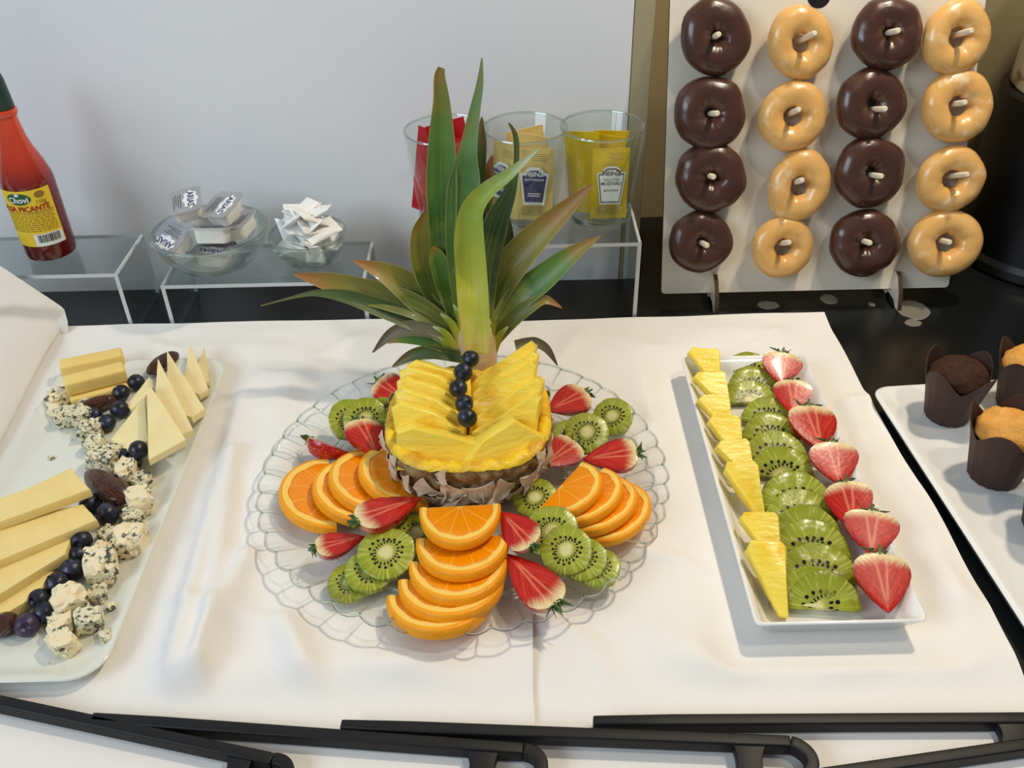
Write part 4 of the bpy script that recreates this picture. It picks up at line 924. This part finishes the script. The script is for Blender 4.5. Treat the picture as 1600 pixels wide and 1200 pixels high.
# ------------------------------------------------------------------ dates
def date_mesh(seed):
    V, Fc = uvsphere(26, 22); o = []
    for x, y, z in V:
        p = Vector((x, y, z)); k = 1+0.10*nz((x*2.5, y*2.5, z*0.8), 1.3, seed)+0.05*nz((x*6, y*6, z*1.5), 1.4, seed+2)
        o.append((x*k*0.5*(1+0.12*z), z*1.0, y*k*0.47))
    return mesh(o, Fc, M['date'], angle=180)
dmesh = [date_mesh(s) for s in (1.0, 5.0)]
for i, (a, b, w, z, lb) in enumerate((((230, 583), (278, 552), 28, 0.0, 'dark date at the far end behind the cured cheese wedges'), ((122, 640), (182, 622), 26, 0.0, 'dark date lying beside the yellow cheese bars'), ((136, 738), (197, 784), 42, 0.004, 'big glossy date in the middle of the cheese platter'), ((-22, 992), (28, 962), 40, 0.0, 'date at the left edge next to the purple blueberry'))):
    zz = CF+z+0.008; A, Bp = P(*a, zz), P(*b, zz); l = (Bp-A).length; s = l/2; ww = w*pxm(A)
    o = link('date', dmesh[i % 2], None, (A+Bp)/2+Vector((0, 0, 0)), (0, 0, math.atan2(Bp.y-A.y, Bp.x-A.x)-PI/2), (ww, s, ww*0.95)); tag(o, lb, 'date', 'dates on the cheese platter')

# ------------------------------------------------------------------ cheeses
def cheese_prism(name, label, grp, pts, t, mat, seed=0, rind=None, nsub=5, bow=0.0):
    tp = [P(x, y, CF+z) for x, y, z in pts]; n = len(tp); den = []
    for i in range(n):
        for k in range(nsub): den.append(tp[i].lerp(tp[(i+1) % n], k/nsub))
    c = sum(den, Vector())/len(den); rings = []
    for q, s in ((1.0, 0.985), (0.92, 1.0), (0.08, 1.0), (0.0, 0.985), (0.0, 0.5), (0.0, 0.05)):
        rings.append([Vector((c.x+(p.x-c.x)*s, c.y+(p.y-c.y)*s, c.z+(p.z-c.z)*s-q*t))+Vector((nz(p*180, 1, seed), nz(p*180, 1, seed+5), 0.5*nz(p*110, 1, seed+9)))*0.0005 for p in den])
    o = link(name, mesh(*loft(rings), mats=[M[mat], M['cheese_rind']], angle=35), None)
    o.data.transform(Matrix.Translation(-c)); o.location = c
    if rind is not None:
        for pl in o.data.polygons:
            pass
    return tag(o, label, 'cheese', grp)
gW = 'cured cheese wedges'
cheese_prism('cheese_wedge', 'farthest small cured cheese wedge at the platter corner', gW, [(319, 541, .010), (327, 596, .009), (298, 602, .009)], 0.0065, 'cheese_pale', 1)
cheese_prism('cheese_wedge', 'cured cheese wedge fourth from the front of the fan', gW, [(297, 535, .018), (326, 608, .013), (311, 616, .013), (284, 610, .013)], 0.007, 'cheese_pale', 2)
cheese_prism('cheese_wedge', 'cured cheese wedge third from the front of the fan', gW, [(261, 547, .024), (320, 638, .018), (300, 652, .018), (262, 640, .018)], 0.007, 'cheese_pale', 3)
cheese_prism('cheese_wedge', 'cured cheese wedge second from the front of the fan', gW, [(246, 559, .030), (302, 671, .023), (284, 678, .023), (240, 672, .023)], 0.007, 'cheese_pale', 4)
cheese_prism('cheese_wedge', 'front cured cheese wedge on top of the fan', gW, [(229, 603, .034), (236, 604, .034), (290, 686, .028), (232, 718, .026)], 0.007, 'cheese_pale', 5)
cheese_prism('cheese_wedge', 'cured cheese wedge leaning left under the front wedge', gW, [(226, 618, .022), (231, 690, .016), (201, 706, .012), (173, 687, .012)], 0.008, 'cheese_pale', 6)
cheese_prism('cheese_wedge', 'thin cured cheese sliver behind the left-leaning wedge', gW, [(234, 588, .016), (240, 604, .016), (206, 640, .010), (197, 634, .010)], 0.006, 'cheese_pale', 7)
gB = 'big cheese slices on the cheese platter'
for i, (pts, z) in enumerate((([(36, 766), (52, 778), (-40, 822), (-60, 800)], .020), ([(85, 884), (64, 926), (-30, 982), (-60, 936)], .009), ([(113, 838), (101, 866), (-30, 946), (-60, 884)], .0165), ([(130, 788), (152, 812), (-30, 888), (-60, 824)], .024), ([(110, 731), (141, 764), (-30, 826), (-60, 812)], .0315))):
    zz = z; q = [(x, y, zz+(0.004 if x > 0 and i == 4 else 0.0)) for x, y in pts]
    cheese_prism('cheese_slice', ['short cheese slice end showing behind the top big slice', 'lowest long cheese slice, nearest the camera on the left', 'third long cheese slice from the top of the left stack', 'second long cheese slice from the top of the left stack', 'topmost long cheese slice of the left stack'][i], gB, q, 0.0078, 'cheese_big', 30+i)
def bar(label, a, b, w, h, z, seed):
    A, Bp = P(*a, CF+z+h), P(*b, CF+z+h); l = (Bp-A).length
    V, Fc = box(-l/2, l/2, -w/2, w/2, -h, 0)
    o = link('cheese_bar', mesh(V, Fc, M['cheese_young'], bev=0.0028, seg=3), None, (A+Bp)/2, (0, 0, math.atan2(Bp.y-A.y, Bp.x-A.x))); return tag(o, label, 'cheese', 'yellow cheese bars')
bar('yellow cheese bar at the back of the three', (92, 568), (190, 548), 0.016, 0.016, 0.0, 1)
bar('yellow cheese bar on top of the other two', (98, 594), (193, 570), 0.017, 0.014, 0.0100, 2)
bar('yellow cheese bar at the front of the three', (108, 617), (199, 595), 0.018, 0.0095, 0.0, 3)
def crumb(px, py, d, mat, z, label, stretch=(1, 1, 0.8), az=0):
    sd = px*0.37+py*0.11; bm = bmesh.new(); bmesh.ops.create_icosphere(bm, subdivisions=4, radius=1)
    for v in bm.verts:
        p = v.co.copy(); k = 1+0.40*nz(p, 1.3, sd)+0.34*nz(p, 2.9, sd+4)+(0.26 if mat == 'veined_cheese' else 0.14)*nz(p, 6.0, sd+8)
        c = p*k
        for ax in range(3): c[ax] = max(-0.82, min(0.82, c[ax]))
        v.co = c
    me = bpy.data.meshes.new('mesh'); bm.to_mesh(me); bm.free(); me.materials.append(M[mat])
    me.polygons.foreach_set('use_smooth', [True]*len(me.polygons)); me.set_sharp_from_angle(angle=Rg(42))
    p = P(px, py, CF+z+0.006); r = d/2*pxm(p)*1.12; p = P(px, py, CF+z+r*stretch[2]*0.72)
    me.transform(Matrix.Diagonal((r*stretch[0], r*stretch[1], r*stretch[2], 1)))
    o = link('blue_cheese_crumb', me, None, p, (0, 0, az)); tag(o, label, 'blue cheese', 'blue cheese crumbs on the platter')
for a in ((91, 622, 42, 'blue_cheese', 0, 'creamy blue cheese crumb at the corner near the yellow bars', (1.1, .8, .6)), (87, 641, 26, 'blue_cheese', 0, 'small creamy crumb below the corner blue cheese crumb'), (104, 652, 36, 'veined_cheese', 0, 'veined crumb first in the upper crumbled trail'), (127, 650, 34, 'veined_cheese', .004, 'veined crumb beside the date at the trail top'), (134, 632, 22, 'veined_cheese', 0, 'tiny veined crumb under the date tip by the bars'),
          (142, 672, 38, 'veined_cheese', 0, 'veined crumb in the middle of the upper trail'), (150, 696, 34, 'veined_cheese', 0, 'veined crumb lower in the upper trail'), (164, 717, 46, 'veined_cheese', 0, 'large veined crumb above the big glossy date'), (180, 713, 30, 'veined_cheese', 0, 'veined crumb touching the small dark blueberries'), (148, 725, 26, 'veined_cheese', 0, 'small veined crumb at the left above the big date'),
          (196, 738, 46, 'blue_cheese', .002, 'creamy blue cheese crumb right of the big glossy date', (1.1, .75, .8)), (222, 752, 32, 'veined_cheese', 0, 'dark veined crumb right of the creamy one by the date'), (219, 783, 46, 'blue_cheese', .001, 'creamy block-like crumb lower right of the big date', (1, .9, .9)), (208, 808, 34, 'veined_cheese', 0, 'veined crumb under the creamy block-like crumb'),
          (168, 835, 28, 'veined_cheese', 0, 'small veined crumb behind the two big creamy pieces'), (198, 845, 56, 'blue_cheese', 0, 'large creamy blue cheese piece with dark end', (1, .95, .75)), (158, 880, 58, 'blue_cheese', .002, 'tallest creamy blue cheese piece in the lower group', (.85, 1.35, .85)), (151, 928, 32, 'veined_cheese', 0, 'veined crumb below the tallest creamy piece'),
          (109, 938, 56, 'blue_cheese', .001, 'big crumbly blue cheese piece beside the lower blueberries'), (140, 969, 44, 'veined_cheese', 0, 'veined crumb right of the big crumbly piece'), (95, 976, 40, 'blue_cheese', 0, 'creamy crumb in front of the big crumbly piece'), (98, 1004, 48, 'blue_cheese', 0, 'frontmost blue cheese piece near the platter corner', (1.1, .8, .8)), (165, 995, 30, 'veined_cheese', 0, 'small dark veined crumb near the platter edge', (1.2, .6, .6)), (174, 949, 15, 'blue_cheese', 0, 'tiny pale crumb near the platter edge'), (80, 716, 9, 'veined_cheese', -.001, 'tiny dark crumb alone on the empty platter area')):
    st = a[6] if len(a) > 6 else (1, 1, 0.8); crumb(a[0], a[1], a[2], a[3], a[4], a[5], st, (a[0]*7 % 63)/10)

# ================================================================== cut fruit
def frame(cen, tip, roll=0.0):
    """rotation whose local -Y points from cen to tip and whose +Z faces up, rolled about that axis"""
    y = -(tip-cen).normalized(); z = Vector((0, 0, 1)); z = (z-y*z.dot(y)).normalized(); x = y.cross(z)
    return Matrix((x, y, z)).transposed() @ Matrix.Rotation(roll, 3, 'Y')
def sector(cross, a0, a1, n):
    rings = [[(r*math.cos(a0+(a1-a0)*i/n), r*math.sin(a0+(a1-a0)*i/n), z) for r, z in cross] for i in range(n+1)]
    return loft(rings)
def orange0():
    t = thing('orange_slice', '', 'orange slice', (0, 0, -1), group='half orange slices on the glass plate'); h = 0.0042; a0, a1 = PI, 2*PI
    cs = [(0.0335, -h), (0.0352, -h+0.0002), (0.0359, -h+0.0012), (0.0362, 0), (0.0359, h-0.0012), (0.0352, h-0.0002), (0.0335, h)]
    link('rind', mesh(*sector(cs, a0, a1, 40), M['rind'], angle=50), t)
    V, Fc = sector([(0.0300, -h), (0.0336, -h), (0.0336, h+0.0001), (0.0320, h+0.0002), (0.0300, h-0.0002)], a0, a1, 60)
    W_ = []
    for x, y, z in V:
        r = math.hypot(x, y); a = math.atan2(y, x)
        if r < 0.031: r -= 0.0011*(1-abs(math.sin(5*a)))**0.7
        W_.append((r*math.cos(a), r*math.sin(a), z))
    link('pith', mesh(W_, Fc, M['pith'], angle=40), t)
    n = 60; k = 7; rings = []
    for j, (s, z) in enumerate(((1, -h), (1, h-0.0014), (0.97, h-0.0007), (0.85, h-0.0005), (0.5, h-0.0005), (0.12, h-0.0004))):
        pts = []
        for i in range(n+1):
            a = a0+(a1-a0)*i/n; pts.append((0.0303*s*math.cos(a), 0.0303*s*math.sin(a)-(0.0 if s > 0.9 else 0.0006), z+0.0004*nz((math.cos(a)*s*9, math.sin(a)*s*9, 1), 1)))
        rings.append(pts)
    link('flesh', mesh(*loft(rings), M['orange_flesh'], angle=50), t)
    return t
og0 = orange0(); first = [True]
def orange(c, a, wpx, zc, za, label, roll=0.0):
    C_ = P(*c, PF+zc); A_p = P(*a, PF+za); R = frame(C_, A_p, roll); sl = (A_p-C_).length/0.0362; sw = wpx*pxm(C_)/0.0724
    if first[0]: o = og0; o['label'] = label; first[0] = False
    else: o = copy_tree(og0, (0, 0, 0), (0, 0, 0), label)
    o.matrix_world = Matrix.LocRotScale(C_, R.to_quaternion(), Vector((sw, sl, (sl+sw)/2*0.92)))
orange((688, 932), (690, 993), 168, .0070, .0215, 'half orange slice nearest the camera at the plate front')
orange((705, 908), (707, 970), 166, .0120, .0250, 'half orange slice second from the front of the front stack')
orange((716, 882), (716, 944), 154, .0165, .0285, 'half orange slice third from the front of the front stack')
orange((723, 846), (722, 904), 146, .0215, .0330, 'half orange slice fourth from the front of the front stack')
orange((719, 797), (719, 855), 128, .0300, .0385, 'half orange slice at the back of the front stack under the pineapple rind')
LW = 166
orange((519, 773), (435, 777), LW, .0070, .0140, 'half orange slice at the left end of the left fan')
orange((571, 768), (489, 775), LW*0.96, .0110, .0205, 'half orange slice second from the left of the left fan')
orange((593, 754), (515, 760), LW*0.96, .0155, .0260, 'half orange slice third from the left of the left fan')
orange((640, 745), (563, 750), LW*0.96, .0190, .0310, 'half orange slice of the left fan tucked against the pineapple')
orange((953, 803), (1010, 815), 148, .0070, .0140, 'half orange slice at the right end of the right fan')
orange((929, 790), (985, 805), 148, .0120, .0200, 'half orange slice third from the left of the right fan')
orange((907, 776), (962, 790), 148, .0175, .0250, 'half orange slice second from the left of the right fan')
orange((875, 766), (931, 780), 144, .0230, .0300, 'half orange slice at the left end of the right fan showing its straight edge')

# ------------------------------------------------------------------ kiwi: disc in local XZ, radius 0.025
def kiwi_mesh(half, seed, th=0.0075):
    rd = random.Random(seed); N = 11; ks = [1+rd.uniform(-0.06, 0.05) for _ in range(N)]; pts = []
    n = 44 if not half else 26
    for i in range(n + (1 if half else 0)):
        a = (PI*i/n if half else 2*PI*i/n); u = a/(2*PI)*N; k0 = int(u) % N; f = u-int(u)
        r = 0.025*math.cos(PI/N)/math.cos((f-0.5)*2*PI/N)*(ks[k0]*(1-f)+ks[(k0+1) % N]*f); r = 0.025*0.35+r*0.65
        pts.append((r*math.cos(a), r*math.sin(a)+(0 if not half else 0)))
    if half: pts += [(0.025*(-0.96+1.92*k/8), -0.0002) for k in range(1, 8)]
    cx, cz = (0, 0) if not half else (0, 0.009); rings = []
    for q, s in ((0.5, 0.08), (0.5, 0.55), (0.5, 0.93), (0.38, 0.995), (-0.38, 0.995), (-0.5, 0.93), (-0.5, 0.55), (-0.5, 0.08)):
        rings.append([(cx+(x-cx)*s, q*th+0.00035*nz((x*110, z*110, seed), 1), cz+(z-cz)*s) for x, z in pts])
    return mesh(*loft(rings), M['kiwi'], angle=45)
kf = [kiwi_mesh(False, s) for s in (1, 2, 3)]; kh = [kiwi_mesh(True, s, 0.0085) for s in (4, 5, 6)]
kn = [0]
def kiwi(px, py, rpx, z, lean, az, label, grp, half=False, roll=0.0, sq=1.0):
    p = P(px, py, z); s = rpx*pxm(p)/0.025; kn[0] += 1
    o = link('kiwi_slice', (kh if half else kf)[kn[0] % 3]); 
    o.matrix_world = Matrix.Translation(p) @ Matrix.Rotation(az, 4, 'Z') @ Matrix.Rotation(-lean, 4, 'X') @ Matrix.Rotation(roll, 4, 'Y') @ Matrix.Diagonal((s, s, s*sq, 1))
    tag(o, label, 'kiwi slice', grp)
gK = 'kiwi slices on the glass plate'
for a in ((600, 646, 27, .024, 42, 5, 'kiwi slice behind the left strawberries, right one of three'), (546, 656, 34, .022, 52, 15, 'kiwi slice behind the left strawberries, left one of three'), (571, 655, 35, .027, 48, 5, 'kiwi slice behind the left strawberries, middle one of three'),
          (651, 836, 37, .013, 76, 10, 'kiwi slice half under the large cut strawberry, next to the oranges'), (547, 912, 37, .0065, 84, 0, 'kiwi slice nearest the plate edge at the lower left'), (578, 893, 40, .0125, 80, 10, 'kiwi slice in the middle of the lower left group'), (604, 866, 46, .020, 74, 0, 'kiwi slice on top of the lower left group'),
          (957, 652, 33, .013, 62, -30, 'kiwi slice at the back right, nearest the plate rim'), (892, 682, 30, .016, 70, 20, 'kiwi slice against the pineapple on the right'), (917, 677, 35, .022, 62, 0, 'kiwi slice in the middle of the back right group'),
          (836, 779, 36, .017, 72, -10, 'kiwi slice peeking out under the pineapple rind at the right'), (934, 888, 36, .0135, 78, -25, 'kiwi slice farthest right in the lower right group'), (911, 874, 38, .0175, 70, -20, 'kiwi slice second from the right in the lower right group'), (885, 861, 42, .0215, 66, -15, 'kiwi slice third from the right in the lower right group'), (862, 832, 44, .0250, 66, -5, 'kiwi slice at the top left of the lower right group')):
    kiwi(a[0], a[1], a[2], PF+a[3], Rg(a[4]), Rg(a[5]), a[6], gK)
gT = 'kiwi half slices on the fruit tray'
kt = [(1163, 553, 33), (1172, 577, 35), (1167, 597, 34), (1194, 622, 36), (1198, 648, 39), (1204, 674, 43), (1214, 698, 46), (1236, 738, 50), (1242, 764, 50), (1252, 787, 51), (1260, 811, 53), (1266, 846, 55), (1262, 880, 58)]
kd = ['farthest from the camera', 'second from the far end', 'third from the far end', 'fourth from the far end', 'fifth from the far end', 'sixth from the far end', 'in the middle of the row', 'sixth from the near end', 'fifth from the near end', 'fourth from the near end', 'third from the near end', 'second from the near end', '']
for i, (x, y, r) in enumerate(kt):
    be = Rg(52+4*((i*7) % 3)); R = r*0.00052; zt = TF+0.0245*math.cos(be)*r/46+0.004; p = P(x, y, zt); R = r*pxm(p)*1.14; b = Vector((p.x, p.y-R*math.sin(be), 0)); z = TF+0.0035
    s = R/0.025; o = link('kiwi_slice', kh[i % 3]); az = Rg(((i*37) % 13-6)*1.6-3)
    o.matrix_world = Matrix.Translation((b.x, b.y, z)) @ Matrix.Rotation(az, 4, 'Z') @ Matrix.Rotation(-be, 4, 'X') @ Matrix.Diagonal((s, s, s, 1))
    tag(o, f'kiwi half slice leaning in the tray row, {kd[i]}', 'kiwi slice', gT)
p = P(1286, 952, TF+0.003); s = 58*pxm(p)/0.025; o = link('kiwi_slice', kh[1]); o.matrix_world = Matrix.Translation(p) @ Matrix.Rotation(Rg(-4), 4, 'Z') @ Matrix.Rotation(-Rg(42), 4, 'X') @ Matrix.Diagonal((s, s, s*1.02, 1))
tag(o, 'kiwi half slice with white core nearest the camera on the tray', 'kiwi slice', gT)
bpy.data.objects.remove(bpy.data.objects['kiwi_slice']) if False else None

# ------------------------------------------------------------------ pineapple wedges on the tray
gP = 'pineapple wedges on the fruit tray'
pt = [(1099, 574, 50, 58), (1111, 612, 50, 60), (1116, 648, 50, 60), (1132, 684, 52, 66), (1148, 722, 54, 66), (1161, 768, 54, 88), (1187, 843, 60, 80), (1196, 905, 62, 112)]
for i, (x, y, w, h) in enumerate(pt):
    p = P(x, y, TF+0.016); s = pxm(p); W2, H2 = w*s, h*s*1.05; be = Rg(58)
    ol = [(-0.5*W2, 0.36*H2), (-0.36*W2, 0.5*H2), (0.40*W2, 0.5*H2), (0.5*W2, 0.42*H2), (0.5*W2, -0.5*H2), (0.30*W2, -0.5*H2)]
    Mx = Matrix.Translation(p) @ Matrix.Rotation(Rg(((i*5) % 7-3)*2.0), 4, 'Z') @ Matrix.Rotation(-be, 4, 'X')
    chunk('pineapple_wedge', f'pineapple wedge in the left row of the tray, {(on+["eighth"])[i]} from the far end', gP, ol, 0.011, Mx, 70+i*1.9)

# ------------------------------------------------------------------ strawberries: calyx at origin, tip at -Y 0.045, cut face +Z
PRF = [(0, 0.10), (0.025, 0.24), (0.07, 0.35), (0.15, 0.445), (0.26, 0.495), (0.38, 0.49), (0.52, 0.43), (0.66, 0.335), (0.80, 0.22), (0.90, 0.125), (0.96, 0.065), (1.0, 0.012)]
def straw0(seed):
    t = thing('strawberry_half', '', 'strawberry', (0, 0, -1)); Lg, Wd = 0.045, 0.040; na = 16
    wr = lambda tt: 1+0.05*nz((tt*3, seed, 0), 1.3)
    rings = []
    for tt, w in PRF:
        rings.append([(Wd*w*wr(tt)*math.cos(PI+PI*i/na), -Lg*tt+0.004*(w-0.2)*0, 0.92*Wd*w*math.sin(PI+PI*i/na)) for i in range(na+1)])
    link('skin', mesh(*loft(rings, False, False, closed=False), M['straw_skin'], angle=180), t)
    rings = []
    for tt, w in PRF:
        rings.append([(Wd*w*wr(tt)*(2*i/10-1), -Lg*tt, 0.0008*(1-(2*i/10-1)**2)+0.0001) for i in range(11)])
    link('cut_face', mesh(*loft(rings, False, False, closed=False), M['straw_cut'], angle=180), t)
    parts = []; rd = random.Random(seed)
    for k in range(7):
        a = -0.4-2.4*k/6+rd.uniform(-0.15, 0.15); ln = rd.uniform(0.011, 0.020); sp = rd.uniform(0.35, 0.8)
        dx, dz = math.cos(a), math.sin(a)*0.6
        base = Vector((dx*0.002, -0.001, dz*0.002)); mid = Vector((dx*ln*sp*0.6, 0.0015+rd.uniform(-0.003, 0.002), dz*ln*0.6+0.001)); tip = Vector((dx*ln*sp*1.2, rd.uniform(-0.002, 0.007), dz*ln+rd.uniform(0, 0.004)))
        sd = Vector((-dz, 0.15, dx)).normalized()*0.0028
        V = [base-sd*0.6, base+sd*0.6, mid-sd, mid+sd, tip]; q = Vector((0, 0.0005, 0.0004))
        V2 = V+[v+q for v in V]
        parts.append((V2, [(0, 1, 3, 2), (2, 3, 4), (5, 7, 8, 6), (7, 9, 8), (0, 2, 7, 5), (2, 4, 9, 7), (1, 6, 8, 3), (3, 8, 9, 4), (0, 5, 6, 1)]))
    parts.append(tube([(0, -0.001, -0.0005), (0.0005, 0.003, 0), (0.001, 0.006, 0.001)], [0.002, 0.0012, 0.0009], 6))
    link('calyx', mesh(*join(*parts), M['calyx'], angle=50), t)
    return t
sp_ = [straw0(s) for s in (1, 2, 3)]; used = [False]*3; sk = [0]
def straw(cal, tip, wpx, zc, zt, roll, label, grp):
    C_ = P(*cal, zc); T_ = P(*tip, zt); R = frame(C_, T_, roll); sl = (T_-C_).length/0.045; sw = wpx*pxm(C_)/0.0396
    k = sk[0] % 3; sk[0] += 1
    if not used[k]: o = sp_[k]; used[k] = True
    else: o = copy_tree(sp_[k], (0, 0, 0), (0, 0, 0), label)
    o['label'] = label; o['group'] = grp
    o.matrix_world = Matrix.LocRotScale(C_, R.to_quaternion(), Vector((sw, sl, min(sw, sl))))
gS = 'strawberry halves on the glass plate'
for cal, tip, w, zc, zt, ro, lb in (((590, 594), (636, 626), 52, .028, .024, -.35, 'strawberry half behind the pineapple at the back left'), ((486, 684), (556, 712), 56, .020, .016, .8, 'strawberry half at the left rim showing its seeded skin'), ((560, 655), (590, 712), 62, .036, .030, .2, 'strawberry half wedged against the left side of the pineapple'),
        ((557, 812), (657, 778), 76, .036, .034, .1, 'large strawberry half lying over the left oranges and kiwi'), ((493, 856), (570, 838), 52, .022, .018, .0, 'strawberry half at the lower left rim with green leaves'), ((917, 612), (856, 642), 60, .030, .026, .15, 'strawberry half at the back right with long dry sepals'),
        ((900, 690), (848, 728), 60, .026, .024, .2, 'strawberry half wedged against the right side of the pineapple'), ((996, 706), (911, 718), 62, .024, .017, .2, 'strawberry half at the right rim pointing to the pineapple'), ((831, 852), (783, 800), 60, .036, .034, .35, 'strawberry half at the front pointing up at the rind, above another half'), ((868, 944), (793, 866), 74, .026, .024, .1, 'large strawberry half at the front right of the plate')):
    straw(cal, tip, w, PF+zc*0.92, PF+zt*0.92, ro, lb, gS)
gR = 'strawberry halves on the fruit tray'
for i, (cal, tip, w) in enumerate((((1223, 550), (1222, 602), 62), ((1238, 593), (1240, 648), 60), ((1264, 633), (1284, 704), 78), ((1299, 690), (1313, 758), 75), ((1322, 752), (1336, 830), 72), ((1362, 797), (1362, 868), 86), ((1374, 864), (1388, 958), 86))):
    straw(cal, tip, w, TF+.029, TF+.015, (0.1, -0.05, 0.12, 0.0, -0.2, 0.05, 0.0)[i], f'strawberry half in the right row of the tray, {on[i]} from the far end', gR)

# ================================================================== muffins
def muffin(label, foot, s, dark, az, lean=(0, 0)):
    p = P(*foot, MZ); t = thing('muffin', label, 'muffin', p, (lean[0], lean[1], az), 'muffins on the right platter', s)
    n = 64; Rf, Rt, h = 0.0195, 0.0275, 0.044; rings = []
    def ring(q, dr, top=False):
        o = []
        for i in range(n):
            a = 2*PI*i/n; fold = 0.0007*abs(math.sin(8*a))*(1 if q < 0.8 else 0.4); c = abs(math.cos(2*a))**1.6
            r = Rf+(Rt-Rf)*q+dr-fold; z = h*q
            if q >= 0.7: z += (q-0.7)/0.3*(0.018*c-0.002); r += (q-0.7)/0.3*(0.0045*c)
            o.append((r*math.cos(a), r*math.sin(a), z))
        return o
    for q, d in ((0, -0.004), (0.0, -0.0008), (0.03, 0), (0.3, 0), (0.6, 0), (0.75, 0), (0.88, 0), (1.0, 0.0), (1.0, -0.0006), (0.88, -0.0007), (0.75, -0.0009), (0.5, -0.001), (0.3, -0.001)): rings.append(ring(q, d))
    link('paper_wrapper', mesh(*loft(rings, True, False), M['paper'], angle=50), t)
    V, Fc = uvsphere(40, 24); o = []
    for x, y, z in V:
        k = 1+0.10*nz((x, y, z), 2.2, az*3)+0.05*nz((x, y, z), 6, az)
        kk = 0.0258 if z > -0.05 else 0.0215
        o.append((x*kk*k, y*kk*k, 0.0425+z*(0.0185 if z > 0 else 0.016)*k))
    link('muffin_top', mesh(o, Fc, M['crumb_dark' if dark else 'crumb_gold'], angle=180), t)
muffin('dark chocolate muffin in a brown paper wrapper', (1478, 649), 0.93, True, 0.5)
muffin('golden muffin in brown paper, front one beside the platter edge', (1551, 743), 1.0, False, 0.95)
muffin('golden muffin in brown paper at the far right back', (1591, 633), 0.95, False, 0.7)
muffin('muffin in brown paper cut off by the right picture edge', (1640, 825), 1.0, True, 0.4)

# ================================================================== tongs
def tongs(label, a1, h1, h2, a2, z, web=0.035, hw=0.0038, hz=0.0100):
    A1, H1, H2, A2 = [P(*q, z+hz) for q in (a1, h1, h2, a2)]
    t = thing('serving_tongs', label, 'tongs', (H1.x, H1.y, z), group='black serving tongs along the table front'); O = Vector((H1.x, H1.y, z))
    def sweep(path, w=hw, taper=True):
        rings = []
        for i, p in enumerate(path):
            d = (path[min(i+1, len(path)-1)]-path[max(i-1, 0)]); d.z = 0; d.normalize(); s = Vector((-d.y, d.x, 0))
            k = 0.8 if (i == 0 and taper) else 1.0
            rings.append([p+s*w*k-Vector((0, 0, hz)), p+s*w*k, p-s*w*k, p-s*w*k-Vector((0, 0, hz))])
        return mesh(*loft(rings), M['black_nylon'], bev=0.0012, seg=2, angle=60)
    seg = lambda a, b, n=6: [a.lerp(b, i/n)-O for i in range(n+1)]
    link('arm', sweep(seg(A1, H1)), t); link('arm', sweep(seg(A2, H2)), t)
    c = (H1+H2)/2; r = (H1-H2).length/2; e = (H1-H2).normalized(); f = (H1-A1).normalized(); f = (f-e*f.dot(e)).normalized()
    arc = [c+e*r*math.cos(PI*i/16)+f*r*1.15*math.sin(PI*i/16)-O for i in range(17)]
    link('hinge_loop', sweep(arc, taper=False), t)
    d1 = (A1-H1).normalized(); d2 = (A2-H2).normalized(); w1 = H1+d1*web; w2 = H2+d2*web; wa = H1+d1*(web*0.38); wb = H2+d2*(web*0.38)
    n = 8; rings = []
    for i in range(n+1):
        s = i/n; k = 0.25*math.sin(PI*s); o1 = w1.lerp(w2, s); i1 = wa.lerp(wb, s); m_ = (o1+i1)/2
        o1 = o1.lerp(m_, k*1.2)-O; i1 = i1.lerp(m_, k*1.2)-O; b = Vector((0, 0, hz*0.9)); q = Vector((0, 0, 0.0012))
        rings.append([o1-b, o1-q, i1-q, i1-b])
    link('spring_web', mesh(*loft(rings), M['black_nylon'], bev=0.0006, angle=60), t)
tongs('black serving tongs at the front left, sloping down to the right', (-200, 1052), (425, 1184), (420, 1226), (-150, 1300), ZL+0.0004, 0.03)
tongs('black serving tongs in front of the glass plate, left of centre', (142, 1119), (818, 1168), (815, 1216), (150, 1330), ZL+0.0004)
tongs('black serving tongs in the middle with the loop end in view', (532, 1130), (1236, 1157), (1234, 1210), (560, 1340), ZL+0.0004)
tongs('black serving tongs at the front right under the fruit tray', (927, 1124), (1668, 1120), (1670, 1152), (1100, 1235), ZR+0.0006, 0.045)

# small flecks on the cloth and platter
def fleck(label, x, y, z, r, mat):
    V, Fc = uvsphere(8, 5); V = [(a*r*(1+0.4*nz((a, b, c), 2, x)), b*r*0.6*(1+0.4*nz((a, b, c), 2, y)), c*r*0.35) for a, b, c in V]
    tag(link('crumb_fleck', mesh(V, Fc, M[mat], angle=60), None, P(x, y, z)+Vector((0, 0, r*0.3)), (0, 0, x % 3)), label, 'crumb', 'small crumbs')
fleck('dark leaf fleck on the cloth behind the fruit tray', 1233, 540, ZR+0.001, 0.0020, 'calyx')
fleck('small reddish crumb on the cloth right of the fruit tray', 1539, 941, ZR+0.001, 0.0016, 'crumb_gold')
fleck('tiny dark crumb on the cloth right of the fruit tray', 1517, 937, ZR+0.001, 0.0011, 'crumb_dark')
fleck('tiny crumb near the front corner of the cheese platter', 76, 1037, CF, 0.0014, 'veined_cheese')
fleck('tiny crumb on the empty left part of the cheese platter', 112, 688, CF, 0.0013, 'veined_cheese')
